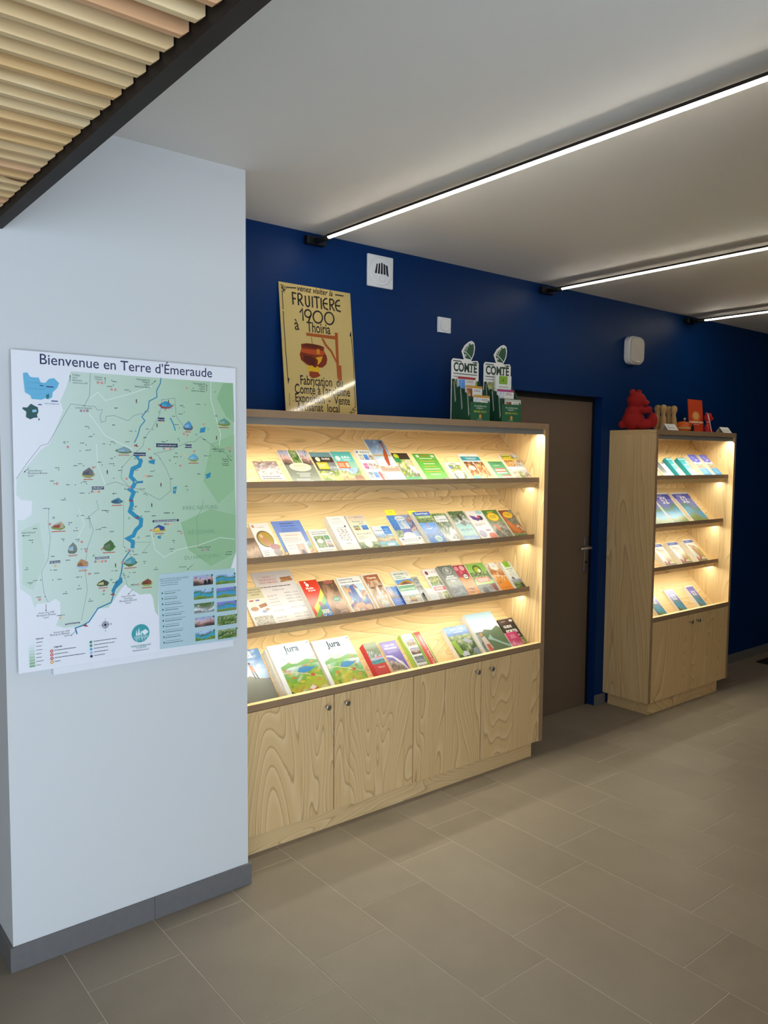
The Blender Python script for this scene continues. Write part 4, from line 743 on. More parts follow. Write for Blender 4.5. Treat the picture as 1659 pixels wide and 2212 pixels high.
 ('leaflet_stack', 2, 2.093, 2.194, 0, .212, 0, .030, 'thick stack of white leaflets with thin brown capitals on the second shelf', [BG('f0efec'), ('T', 'GUIDE', .5, .90, .42, 'a9adb2', {}), ('T', 'LOCATION', .5, .83, .55, 'a9adb2', {}), ('T', 'RÉPARATION', .5, .77, .65, 'a9adb2', {}), ('S', [(.25, .66), (.72, .67), (.8, .64)], .014, '4a4440'), ('E', .78, .70, .05, .03, '3a3430'), ('T', 'JURA', .5, .48, .58, '8f7a5c', dict(sy=1.9)), ('T', 'RIDE', .5, .30, .54, '8f7a5c', dict(sy=1.9)), ('L', .3, .2, .7, .24, 1, '9a8f80', 1)]),
 ('leaflet_stack', 2, 2.212, 2.323, 0, .221, 0, .020, 'stack of pale yellow leaflets with two small photos and a phone number', [BG('ece6c8'), ('R', 0, .84, 1, 1, 'ecd8c4'), ('T', 'DOUCES', .35, .92, .42, 'b87a5a', {}), ('T', 'ÉVASION', .68, .92, .4, '8a6a5a', {}), ('T', 'Escapades en', .5, .80, .6, '4a4a48', dict(shear=.35)), ('T', 'Jura', .62, .74, .25, '4a4a48', dict(shear=.35)), ('F', .14, .58, .45, .71, 'village', 24), ('F', .56, .58, .88, .71, 'blue', 25), ('T', '06 21 63 68 72', .5, .45, .78, '5a5a4a', dict(bold=.01)), ('L', .1, .32, .6, .42, 3, '9a9a84'), ('F', 0, 0, 1, .25, 'forest', 26), ('E', .45, .2, .2, .1, 'e2e2d8')]),
 ('leaflet', 2, 2.343, 2.449, 0, .157, 0, .006, 'small lake leaflet with a blue corner panel on the second shelf', [BG('e9eff4'), ('F', 0, .0, 1, .70, 'lake', 27), ('R', .55, .66, 1, .98, '2f7fd8'), ('L', .62, .72, .95, .9, 2, '8ac0f4'), ('T', 'Campings', .28, .80, .42, '3a6ab0', dict(bold=.02)), ('F', .0, .38, 1, .62, 'village', 28), ('R', .4, .22, .8, .29, 'f0f4f8')]),
 ('brochure', 2, 2.469, 2.618, 0, .215, 0, .010, 'blue collage brochure with an arched title and a white info band', [BG('9aaed2'), ('F', 0, .55, .32, 1, 'blue', 29), ('F', .7, .5, 1, 1, 'painting', 30), ('F', .3, .45, .72, .92, 'sky', 31), ('E', .5, .90, .22, .07, 'eef0f4'), ('T', 'JURA SUD', .5, .88, .34, '5a6a88', dict(bold=.02)), ('P', [(.44, .80), (.52, .80), (.66, .52), (.56, .5)], 'e6d8d0'), ('R', .3, .45, .72, .58, '5f68b8'), ('F', .0, .3, .3, .55, 'forest', 32), ('E', .5, .36, .26, .12, 'ecece4'), ('R', 0, 0, 1, .34, 'ecece4'), ('T', 'CREATIONS', .5, .40, .3, '4a4a4a', {}), ('L', .1, .2, .9, .3, 2, '8a8a84'), ('L', .1, .06, .9, .16, 2, 'a4a49c'), ('E', .12, .28, .05, .03, '4a3a3a'), ('E', .85, .28, .05, .03, '3a3a4a')]),
 ('leaflet_stack', 2, 2.626, 2.737, 0, .212, 0, .030, 'thick stack of blue canoe leaflets with a paddler', [BG('3f86d6'), ('R', 0, .72, 1, .88, '8fae4a'), ('F', 0, .66, 1, .80, 'forest', 33), ('R', 0, .88, 1, 1, '3a6fc0'), ('T', 'Canoë Kayak', .5, .92, .8, 'f4f6fa', dict(bold=.04)), ('T', 'Gorges de l\'Ain', .55, .82, .7, 'f4f6fa', dict(bold=.04)), ('F', 0, .2, 1, .66, 'blue', 34), ('P', [(.2, .5), (.4, .48), (.7, .5), (.45, .45)], 'c8dcf0'), ('P', [(.38, .5), (.44, .5), (.45, .62), (.38, .62)], 'c88a6a'), ('E', .62, .16, .22, .1, 'bcd8dc'), ('L', .4, .12, .8, .2, 2, '7fa0b0', 1)]),
 ('leaflet', 2, 2.759, 2.858, 0, .209, 0, .015, 'waterfall leaflet with a white title box on the second shelf', [BG('6f8a44'), ('F', 0, 0, 1, 1, 'falls', 35), ('F', .0, .72, 1, 1, 'forest', 36), ('R', .08, .72, .92, .92, 'eff0f4'), ('T', 'le CANYON', .52, .77, .66, '5a6a90', dict(bold=.02)), ('L', .15, .86, .5, .9, 1, '8a9ab8'), ('E', .6, .1, .3, .07, 'd8d8e4')]),
 ('leaflet', 2, 2.876, 2.990, 0, .213, 0, .020, 'teal leaflet with a dark waterfall photo above, second shelf', [BG('8fc0c0'), ('F', 0, .52, 1, 1, 'falls', 37), ('P', [(0, .56), (.3, .62), (.55, .5), (.8, .6), (1, .55), (1, .45), (0, .45)], '8fc4c6'), ('E', .55, .8, .12, .12, '3f4a3c'), ('T', 'esk.ilibre', .5, .36, .76, '3f8088', dict(bold=.02)), ('L', .2, .3, .6, .34, 1, '5a9aa0'), ('F', 0, 0, 1, .2, 'sky', 38)]),
 ('leaflet', 2, 3.008, 3.128, 0, .213, 0, .015, 'white leaflet with purple blots and a red splash', [BG('f0eaea'), ('P', [(.1, .86), (.4, .82), (.62, .72), (.5, .66), (.2, .72)], '6a3f90'), ('E', .8, .94, .2, .06, 'a8d0d8'), ('E', .70, .76, .16, .08, '3a2f4a'), ('E', .62, .79, .08, .05, 'd0407a'), ('L', .1, .50, .8, .58, 2, 'a08a88'), ('E', .25, .25, .22, .12, '9a90b8'), ('R', .55, .32, .85, .38, '8f6a98'), ('E', .8, .15, .24, .12, 'e07060')]),
 ('leaflet_stack', 2, 3.129, 3.246, 0, .209, 0, .020, 'green leaflet stack with a yellow oval, left of the two walking leaflets', [BG('6f8a4c'), ('R', 0, .82, 1, 1, '4f7f3c'), ('L', .2, .9, .8, .96, 1, 'e8e238', 1), ('E', .48, .76, .38, .15, 'e0702a'), ('E', .5, .76, .34, .13, 'f2d028'), ('T', 'BALADES', .5, .78, .42, '8a5a18', dict(bold=.03)), ('T', 'EN JURA', .5, .72, .4, '8a5a18', dict(bold=.03)), ('F', 0, 0, 1, .58, 'rock', 39), ('P', [(.2, .52), (.4, .5), (.5, .34), (.35, .30)], 'd8602a'), ('S', [(.4, .3), (.7, .05)], .03, 'e8e4d8')]),
 ('leaflet', 2, 3.263, 3.368, 0, .206, 0, .015, 'rust leaflet with a yellow oval, right of the two walking leaflets', [BG('a8663a'), ('F', .3, .5, 1, 1, 'rock', 40), ('R', 0, .8, .6, 1, '8a3f28'), ('E', .52, .83, .36, .12, 'e8922a'), ('E', .52, .83, .32, .10, 'f2c828'), ('T', 'BALADES', .52, .84, .4, '8a5a18', dict(bold=.03)), ('L', .3, .78, .75, .82, 1, '8a5a18', 1), ('P', [(.05, .6), (.3, .62), (.6, .4), (.8, .25), (.5, .18), (.25, .3)], 'd0742e'), ('E', .7, .42, .08, .04, 'e2e2de'), ('P', [(.78, .5), (.95, .35), (1, .22), (.85, .28)], 'e8ccc4'), ('F', 0, 0, 1, .18, 'forest', 41)]),
 ('leaflet', 3, 1.670, 1.770, 0, .221, .0035, .010, 'cream baguette leaflet with drawn loaves, lying on the timetable sheet', [BG('ede6da'), ('R', 0, .72, 1, 1, 'd8cca8'), ('T', 'LES BAGUETTES', .58, .92, .7, '5f5a40', dict(bold=.02)), ('T', 'POUR ET CONTRE', .58, .86, .7, '5f5a40', dict(bold=.02)), ('T', 'LE MONDE', .6, .80, .42, '5f5a40', dict(bold=.02)), ('R', .2, .66, .4, .69, 'b84a3a'), ('R', .5, .66, .7, .69, '7a6ab0'), ('P', [(.55, .56), (.95, .6), (.98, .52), (.58, .48)], 'a8683c'), ('E', .3, .48, .2, .05, 'b0703c'), ('E', .72, .40, .12, .035, '7a86b0'), ('E', .9, .44, .1, .03, 'b8804c'), ('F', .1, .0, 1, .30, 'stone', 42)]),
 ('timetable_sheet', 3, 1.757, 1.964, 0, .303, 0, .003, 'large pinkish white timetable sheet with a bread drawing', [BG('ece4e2'), ('R', .08, .76, .60, .93, 'e6dad8'), ('T', 'DÉPART', .34, .885, .2, 'd0604a', {}), ('T', 'DES BAGUETTES', .34, .835, .40, 'd0604a', dict(bold=.01)), ('T', 'DANS LE MONDE', .34, .785, .44, 'd0604a', dict(bold=.01)), ('P', [(.64, .78), (.96, .80), (.94, .88), (.68, .86)], 'b86a3c'), ('F', .66, .79, .94, .87, 'food', 43), ('L', .06, .70, .96, .73, 1, '4a4a4a'), ('T', 'Début mai', .5, .64, .28, '8a8480', {})] + sum([[('T', '14h00 à 17h00', .78, .57 - .055 * i - (.05 if i > 3 else 0) - (.06 if i > 4 else 0), .36, '9a948f', {}), ('T', ('jeudi', 'vendredi', 'samedi', 'dimanche', 'lundi', 'jeudi', 'vendredi', 'samedi')[i] + ' 0%d' % (i + 1), .28, .54 - .055 * i - (.05 if i > 3 else 0) - (.06 if i > 4 else 0), .24, '9a948f', {})] for i in range(8)], [])),
 ('leaflet_stack', 3, 1.966, 2.062, 0, .215, 0, .025, 'red toy museum leaflet stack with a rainbow corner', [BG('d8391f'), ('P', [(1, .75), (1, .58), (.45, .25), (.2, .12), (.15, .3), (.6, .5)], 'e8cf2e'), ('P', [(1, .58), (1, .42), (.5, .15), (.2, .0), (.1, .1), (.5, .3)], '58a83f'), ('P', [(1, .42), (1, 0), (.3, 0), (.6, .2)], '3f7fd0'), ('P', [(.2, .0), (.1, .12), (.0, .0)], '58a83f'), ('E', .36, .88, .09, .045, WH), ('E', .30, .95, .05, .025, WH), ('T', 'Musée', .42, .77, .42, WH, dict(bold=.03)), ('T', 'du Jouet', .48, .715, .42, WH, dict(bold=.03)), ('E', .6, .38, .10, .05, 'e03a2a'), ('R', .5, .22, .85, .34, '58708a'), ('R', .48, .12, .9, .22, 'c8d0c0'), ('O', .55, .1, .09, .045, .03, 'e8e8d8'), ('O', .85, .12, .09, .045, .03, 'e8e8d8')]),
 ('leaflet', 3, 2.074, 2.168, 0, .211, 0, .012, 'brown close-up leaflet of lips and a green compact case', [BG('7a5a48'), ('F', 0, 0, 1, 1, 'portrait', 44), ('E', .6, .96, .3, .05, 'b8645a'), ('R', .42, .42, .80, .55, '2f7a5a'), ('R', .46, .46, .76, .53, '7fb09a'), ('E', .6, .28, .3, .08, 'b88a70'), ('T', 'Jura', .65, .13, .4, 'd8c8c0', dict(shear=.3))]),
 ('catalogue', 3, 2.183, 2.318, 0, .217, 0, .014, 'white catalogue with a bold black two-line title over a painting', [BG('f4f3f0'), ('T', 'Laurent Proux', .06, .92, .62, '2a2a2c', dict(align='L', bold=.02)), ('T', "L'Arbre et la Machine", .06, .845, .86, '2a2a2c', dict(align='L', bold=.02)), ('F', .04, .0, .97, .80, 'painting', 45), ('P', [(.35, .75), (.5, .78), (.62, .45), (.5, .3), (.35, .45)], '4a6aa8'), ('P', [(.55, .7), (.7, .66), (.72, .4), (.6, .42)], 'e8dccc'), ('P', [(.6, .8), (.97, .8), (.97, .6), (.75, .62)], 'c8dcec'), ('E', .45, .22, .22, .08, 'd8a890'), ('E', .78, .16, .14, .08, 'e0b49c'), ('P', [(.04, .8), (.2, .7), (.15, .3), (.04, .25)], 'd0b084')]),
 ('leaflet', 3, 2.336, 2.439, 0, .223, 0, .012, 'leaflet with a large faded face collage and a white border', [BG('f0eee8'), ('F', .05, .03, .95, .97, 'face', 46), ('P', [(.1, .96), (.9, .96), (.7, .82), (.3, .8)], 'b0602f'), ('T', 'Visages', .5, .86, .55, 'f4efe6', dict(bold=.03)), ('E', .3, .62, .14, .03, '6a4a3c'), ('E', .75, .64, .14, .03, '6a4a3c'), ('P', [(.45, .62), (.58, .62), (.62, .42), (.42, .42)], 'e2d4c6'), ('F', .3, .05, .8, .3, 'stone', 47)]),
 ('flyer', 3, 2.448, 2.522, 0, .138, 0, .006, 'small blue flyer beside the house leaflet', [BG('3f6fd0'), ('F', 0, .45, 1, 1, 'dusk', 48), ('F', .4, .55, 1, .95, 'blue', 49), ('R', 0, 0, 1, .48, '3a68cc'), ('L', .1, .1, .9, .4, 4, '6f98e4')]),
 ('leaflet', 3, 2.523, 2.630, 0, .220, 0, .010, 'leaflet with a dark green headline over a sunlit farmhouse, third shelf', [BG('e9ece4'), ('T', 'DÉCOUVREZ', .42, .90, .66, '2f5a48', dict(bold=.03)), ('L', .1, .78, .75, .87, 2, '6f9a84'), ('O', .88, .90, .07, .05, .02, 'c84a3a'), ('R', 0, .60, 1, .76, '5b98d8'), ('P', [(0, .62), (.4, .72), (.7, .74), (1, .66), (1, .45), (0, .45)], 'b8862f'), ('P', [(.1, .6), (.5, .70), (.9, .62), (.9, .55), (.1, .55)], '6a4020'), ('R', .0, .0, 1, .46, 'd8dcc8')]),
 ('leaflet', 3, 2.512, 2.618, 0, .130, .0105, .018, 'small leaflet with a green banner, in front of the farmhouse leaflet', [BG('eceae4'), ('R', 0, .70, 1, .96, '2f8a55'), ('T', 'la Maison du Comté', .5, .78, .86, 'e6f2e8', dict(bold=.02)), ('L', .1, .56, .9, .66, 1, 'a8a8a0'), ('F', 0, .15, 1, .52, 'stone', 50), ('F', .3, .2, .7, .5, 'village', 51)]),
 ('leaflet', 3, 2.637, 2.678, 0, .177, 0, .006, 'narrow grey leaflet with a rounded emblem', [BG('a8a8a6'), ('E', .5, .85, .38, .09, '6f7274'), ('L', .2, .8, .8, .9, 2, 'd0d0d0', 1), ('F', 0, .2, 1, .68, 'grey', 52), ('R', .3, .3, .6, .42, '22242a')]),
 ('card_stack', 3, 2.660, 2.712, 0, .081, .008, .030, 'little stack of blank grey-white cards', [BG('d8d8da'), ('R', .1, .1, .9, .9, 'dcdce0')]),
 ('leaflet', 3, 2.729, 2.820, 0, .212, 0, .012, 'white leaflet with berry photos and a red band', [BG('f2efec'), ('E', .2, .88, .12, .06, '8a3a50'), ('T', 'Confitures', .65, .88, .55, 'c05a5a', {}), ('F', .08, .48, .92, .76, 'flowers', 53), ('R', .05, .34, .95, .46, 'd05a60'), ('L', .15, .37, .85, .43, 1, 'f0d0d0', 1), ('F', .08, .06, .45, .3, 'stone', 54), ('F', .52, .06, .92, .3, 'flowers', 55)]),
 ('leaflet_stack', 3, 2.823, 2.926, 0, .209, 0, .030, 'thick stack of dark grey leaflets with a round white emblem', [BG('6f746e'), ('O', .5, .84, .28, .11, .03, 'd8dcd8'), ('E', .5, .85, .12, .07, 'b8bcb4'), ('T', 'MAISON', .5, .64, .5, 'eef0ee', dict(bold=.04)), ('T', 'RÉVOLUTION', .5, .58, .75, 'eef0ee', dict(bold=.04)), ('L', .25, .48, .75, .55, 2, 'c8ccc8', 1), ('F', 0, 0, 1, .38, 'grey', 56)]),
 ('leaflet', 3, 2.949, 3.035, 0, .215, 0, .012, 'orange leaflet with pink bubbles and a black-ringed logo', [BG('e2822a'), ('R', 0, .62, 1, 1, 'b0304a'), ('E', .2, .9, .18, .07, 'e89aa4'), ('E', .68, .9, .2, .08, 'f0b8bc'), ('E', .42, .78, .14, .06, 'd8607a'), ('E', .6, .64, .24, .09, '2a2422'), ('E', .6, .64, .18, .065, 'f0ece6'), ('T', 'Oya', .6, .625, .28, '2a2422', dict(bold=.04)), ('L', .15, .36, .85, .5, 3, 'c0601c', 1), ('F', .2, .05, .8, .28, 'food', 57)]),
 ('leaflet', 3, 3.044, 3.184, 0, .217, 0, .010, 'light green cartoon leaflet with a red text panel', [BG('9cc46a'), ('F', 0, .45, 1, 1, 'forest', 58), ('R', 0, .72, 1, 1, '93c25e'), ('E', .5, .80, .22, .14, '4a5a20'), ('E', .5, .79, .16, .10, 'a8b83a'), ('E', .58, .76, .08, .05, 'f0f0e0'), ('R', .15, .40, .85, .56, 'd86a50'), ('L', .2, .43, .8, .53, 2, 'f0d0c0', 1), ('F', 0, 0, 1, .34, 'grey', 59), ('E', .3, .18, .16, .1, '5a5a5c'), ('P', [(.7, .3), (.95, .34), (.95, .1), (.8, .12)], '8a3a3c')]),
 ('leaflet', 3, 3.191, 3.291, 0, .204, 0, .015, 'orange leaflet with a white tag over woodwork', [BG('e08a2c'), ('F', 0, .30, 1, 1, 'wood', 60), ('P', [(.25, 1), (.75, 1), (.8, .78), (.5, .74), (.25, .8)], 'f2f0ee'), ('L', .4, .84, .66, .92, 2, 'b8b4b0', 1), ('S', [(0, .58), (1, .52)], .04, 'f0dcc8'), ('P', [(0, .24), (1, .42), (1, 0), (0, 0)], 'e8891f'), ('T', 'Bois de lune', .5, .14, .6, 'a85a14', dict(bold=.01))]),
 ('leaflet_stack', 3, 3.300, 3.376, 0, .195, 0, .025, 'white and green leaflet stack nearest the right panel', [BG('e9eee6'), ('R', .2, .80, .82, 1, '8cbf2f'), ('P', [(.45, .86), (.52, .94), (.58, .86)], '4f8a1f'), ('L', .1, .70, .9, .76, 1, '8a948a', 1), ('L', .2, .63, .8, .68, 1, '7fae6a', 1), ('L', .12, .45, .88, .60, 4, 'b4bcb8'), ('P', [(.1, .4), (.3, .46), (.5, .4), (.4, .35)], '5a5650'), ('R', 0, .25, 1, .36, '9ca6c0'), ('F', 0, .06, 1, .26, 'forest', 61), ('R', .7, .06, 1, .2, '3a3a34')]),
 ('magazine', 4, 1.556, 1.766, .068, .365, 0, .015, 'magazine with a walker in red on grey rocks, leftmost on the bottom shelf', [BG('d4e0ee'), ('F', 0, .40, 1, 1, 'sky', 62), ('F', 0, 0, 1, .48, 'rock', 63), ('P', [(.3, .5), (.55, .56), (.75, .5), (1, .47), (1, .1), (.3, .1)], '93958c'), ('T', 'Jura', .5, .86, .6, 'f4f8fa', dict(bold=.03)), ('P', [(.62, .74), (.70, .72), (.72, .62), (.63, .62)], 'd86a50'), ('P', [(.63, .62), (.67, .62), (.68, .49), (.65, .49)], '6a6a74'), ('P', [(.68, .62), (.72, .62), (.75, .49), (.72, .49)], '6a6a74'), ('E', .65, .76, .025, .02, '5a4a48')]),
 ('guidebook', 4, 2.300, 2.379, .06, .280, 0, .035, 'thick red-edged book with a lakeside photo and red foot', [BG('d8dcd8'), ('F', 0, .30, 1, 1, 'falls', 64), ('R', 0, .80, 1, 1, '5f6f48'), ('F', 0, .42, 1, .60, 'lake', 65), ('R', 0, 0, 1, .46, 'd03a34'), ('T', 'Histoire', .55, .36, .5, 'f4d8d4', dict(bold=.02)), ('R', .4, .60, 1, .64, 'd88a9a')]),
 ('leaflet', 4, 2.418, 2.519, .06, .283, 0, .012, 'violet railway leaflet with a stone viaduct', [BG('7a68c0'), ('T', 'Ligne des', .5, .88, .62, 'f2f0f8', dict(bold=.02)), ('T', 'Hirondelles', .5, .80, .76, 'f2f0f8', dict(bold=.02)), ('L', .15, .70, .85, .76, 2, 'b8b0e0', 1), ('F', .0, .12, .8, .56, 'viaduct', 66), ('P', [(.0, .62), (.35, .58), (.5, .48), (.75, .36), (1, .1), (1, .16), (.8, .42), (.55, .55), (.35, .64), (0, .66)], 'f0ecf4'), ('R', .1, .2, .6, .26, 'd8d0c0')]),
 ('leaflet_stack', 4, 2.550, 2.632, .06, .298, 0, .025, 'green-edged leaflet stack with a column of railway photos', [BG('f2f2ea'), ('R', 0, 0, .10, 1, '9cc45a'), ('R', .92, 0, 1, 1, '9cc45a')] + [('F', .2, .70 - .21 * i, .92, .86 - .21 * i, ['viaduct', 'dusk', 'grey', 'stone'][i], 67 + i) for i in range(4)] + [('L', .2, .90, .8, .96, 1, 'b0b8a0')]),
 ('leaflet', 4, 2.647, 2.707, .06, .304, 0, .015, 'narrow red and green leaflet with sideways white lettering', [BG('a4c860'), ('R', .10, 0, .78, 1, 'd84a38'), ('R', .78, 0, .84, 1, 'eaf0d8'), ('T', 'Haut-Jura Saint-Claude', .44, .50, 3.4, 'f6e2da', dict(rot=-math.pi / 2, bold=.01))]),
 ('magazine', 4, 2.842, 3.002, .06, .290, 0, .030, 'stack of magazines with an aerial valley photograph', [BG('6fa04a'), ('R', 0, .78, 1, 1, '5a78d0'), ('F', 0, .72, 1, 1, 'blue', 71), ('T', 'Jura Sud', .55, .90, .6, 'b8a8e0', dict(bold=.02)), ('L', .3, .82, .8, .86, 1, 'd8e0f0', 1), ('F', 0, .0, 1, .76, 'forest', 72), ('P', [(.5, .62), (.7, .66), (.95, .55), (.75, .5)], 'b8bcd0'), ('E', .35, .26, .16, .08, 'd8e0ec'), ('E', .4, .16, .18, .06, '4a5a78'), ('P', [(.75, .35), (.95, .38), (1, .2), (.8, .2)], '8a9ab0'), ('P', [(.0, .6), (.2, .66), (.3, .3), (.1, .25)], '9cc040')]),
 ('magazine', 4, 3.022, 3.230, .06, .341, 0, .040, 'pale blue thick magazine with a valley and river view', [BG('b4d0dc'), ('T', 'Montagnes du Jura', .5, .80, .62, 'f2f8fa', dict(bold=.02)), ('L', .3, .76, .7, .785, 1, 'd8e8ee', 1), ('F', .04, .0, 1, .70, 'rock', 73), ('R', .04, .58, 1, .70, 'dce0e8'), ('P', [(.15, .5), (.4, .62), (.65, .58), (.9, .66), (1, .6), (1, .0), (.4, .0), (.3, .3)], '5f7a5c'), ('P', [(.35, .40), (.55, .34), (.8, .22), (1, .12), (1, .2), (.75, .3), (.55, .40), (.5, .5)], '9cc0b8'), ('P', [(.15, .45), (.28, .48), (.36, .2), (.2, .1), (.12, .2)], 'd8c8c0'), ('P', [(.18, .3), (.3, .3), (.34, .1), (.2, .06)], 'c8604a'), ('E', .2, .52, .05, .04, 'c89a5a'), ('F', .04, 0, .4, .14, 'flowers', 74)]),
 ('guidebook', 4, 3.258, 3.377, .06, .283, 0, .025, 'black guidebook with bold white capitals by the right panel', [BG('2a2626'), ('R', 0, .86, 1, 1, '4a3634'), ('E', .82, .93, .12, .035, 'f0e4e6'), ('L', .15, .9, .5, .95, 1, 'b8a8a6'), ('T', 'GUIDE', .40, .74, .54, 'f4f4f4', dict(bold=.06)), ('T', 'SORTIR', .52, .59, .78, 'f4f4f4', dict(bold=.06)), ('T', 'JURA', .70, .475, .36, 'f4f4f4', dict(bold=.06)), ('F', .25, .46, .45, .54, 'stone', 75), ('F', .0, .0, 1, .42, 'flowers', 76)]),
 ('booklet', 4, 3.236, 3.330, .06, .188, .0255, .040, 'small hot pink booklet in front of the black guidebook', [BG('d83a7a'), ('F', 0, 0, 1, .6, 'pink', 77), ('L', .2, .68, .8, .88, 3, 'f0c0d4', 1), ('P', [(.5, .0), (.55, .45), (.62, .0)], 'f4d8e4'), ('P', [(.68, .0), (.72, .38), (.8, .0)], 'f4d8e4'), ('P', [(.0, .5), (.4, .1), (.3, 0), (0, .3)], 'e88ab0')]),
 ('leaflet', 1, 4.687, 4.765, 0, .177, 0, .010, 'grey photo leaflet partly hidden by the left panel of the narrow cabinet', [BG('f0eff2'), ('F', .1, .15, .9, .9, 'grey', 78), ('R', .1, .3, .9, .6, '6f7070')]),
 ('folder', 1, 4.768, 4.822, 0, .154, 0, .006, 'plain white folder left of the teal boxes', [BG('f4f3f6'), ('P', [(0, 1), (.5, .9), (1, .95), (1, 1)], 'b08a88')]),
 ('guidebook', 1, 4.832, 4.905, 0, .175, 0, .030, 'left of the two teal guidebooks in the narrow cabinet', 'TEAL'),
 ('guidebook', 1, 4.979, 5.069, 0, .175, 0, .030, 'right of the two teal guidebooks in the narrow cabinet', 'TEAL'),
 ('leaflet_stack', 1, 5.130, 5.235, 0, .202, 0, .036, 'left of the two violet and blue leaflet stacks in the narrow cabinet', 'PB'),
 ('leaflet_stack', 1, 5.282, 5.380, 0, .202, 0, .036, 'right of the two violet and blue leaflet stacks in the narrow cabinet', 'PB'),
 ('magazine', 2, 4.648, 4.850, 0, .294, 0, .008, 'leftmost large lake magazine, cut off by the panel of the narrow cabinet', lakecover(80)),
 ('magazine', 2, 4.858, 5.072, 0, .294, 0, .008, 'middle large lake magazine of the narrow cabinet', lakecover(81)),
 ('magazine', 2, 5.107, 5.324, 0, .287, 0, .012, 'rightmost large lake magazine of the narrow cabinet', lakecover(82)),
 ('guidebook', 3, 4.787, 4.912, 0, .197, 0, .035, 'leftmost hiking guidebook with a brown boot and red tab', trailcover(1)),
 ('guidebook', 3, 4.988, 5.115, 0, .198, 0, .035, 'middle hiking guidebook with a brown boot and red tab', trailcover(2)),
 ('guidebook', 3, 5.195, 5.314, 0, .201, 0, .038, 'rightmost hiking guidebook with a brown boot and red tab', trailcover(3)),
 ('leaflet_stack', 4, 4.707, 4.821, .06, .290, 0, .010, 'leftmost small lake leaflet at the bottom of the narrow cabinet', seacover(83)),
 ('leaflet_stack', 4, 4.963, 5.067, .06, .287, 0, .015, 'middle small lake leaflet at the bottom of the narrow cabinet', seacover(84)),
 ('leaflet_stack', 4, 5.212, 5.311, .06, .285, 0, .025, 'rightmost small lake leaflet at the bottom of the narrow cabinet', seacover(85)),
]
TEAL = [BG('35b0bc'), ('R', 0, .90, 1, .95, 'd8f0f2'), ('R', .74, 0, 1, .85, 'd8dcdc'), ('F', .76, 0, 1, .8, 'people', 86), ('T', 'GUIDE', .42, .60, .5, 'e8f8f8', dict(bold=.04)), ('L', .12, .5, .66, .57, 1, '7fd0d8'), ('T', 'HAUT', .42, .36, .44, 'e8f8f8', dict(bold=.04)), ('E', .4, .12, .14, .05, 'a8e0e4')]
PB = [BG('e6e0d8'), ('R', 0, .62, 1, 1, '6a6ed8'), ('P', [(.0, .62), (.2, .66), (.6, .58), (1, .68), (1, .6), (0, .56)], 'f0f0f8'), ('S', [(.35, .92), (.5, .80)], .07, 'f0f4ff'), ('E', .6, .74, .14, .03, 'f0f4ff'), ('F', .05, .36, .95, .56, 'village', 87), ('R', 0, 0, 1, .34, '2f9ada'), ('L', .2, .1, .8, .28, 3, '8accf0', 1)]
EDGE = {'left of the two teal guidebooks in the narrow cabinet': 'teal_edge', 'right of the two teal guidebooks in the narrow cabinet': 'teal_edge', 'thick red-edged book with a lakeside photo and red foot': 'red_edge', 'green-edged leaflet stack with a column of railway photos': 'green_edge', 'narrow red and green leaflet with sideways white lettering': 'green_edge', 'black guidebook with bold white capitals by the right panel': 'dark_edge', 'thick stack of dark grey leaflets with a round white emblem': 'card_grey'}
rg = random.Random(5)
for kind, k, x0, x1, u0, u1, n0, n1, lab, ops in BRO:
    if ops == 'TEAL': ops = TEAL
    if ops == 'PB': ops = PB
    cat = kind.replace('_', ' ').replace('leaflet stack', 'leaflets').replace('card stack', 'cards').replace('timetable sheet', 'timetable').replace('poster sheet', 'sheet')
    sheet(kind, k, x0, x1, u0, u1, n0, n1, lab, cat, ops, EDGE.get(lab, 'page_stack'), group='printed matter on the display shelves', rot=0)
# two piles of the big panorama magazine: every copy is a magazine
for x0, x1, u1, n, side in ((1.783, 2.000, .340, 6, 'left'), (2.033, 2.246, .344, 3, 'right')):
    for i in range(n):
        top = i == n - 1; dx = 0 if top else rg.uniform(-.004, .002); du = 0 if top else rg.uniform(-.003, .001)
        sheet('magazine', 4, x0 + dx, x1 + dx, .06 + .003 + du, u1 + du, i * .0098, i * .0098 + .0093,
              ('top copy of the %s pile of large magazines with a drawn green landscape' if top else 'copy lower in the %s pile of large white-edged landscape magazines') % side, 'magazine', jura(90 + i) if top else [BG('f6f6f4')], group='large landscape magazines on the bottom shelf')
for x0, u0, w_, lab in ((2.487, .226, .062, 'yellow sticky note above the blue collage brochure'), (2.632, .214, .050, 'yellow sticky note behind the blue canoe leaflets')):
    tag(sheet('sticky_note', 2, x0, x0 + w_, u0, u0 + .034, 0, .0006, lab, 'sticky note', [BG('efe23a'), ('L', .2, .35, .8, .7, 2, 'b8a820', 1)], 'sticky_note', 'print_matt'), lab, 'sticky note', 'yellow sticky notes')

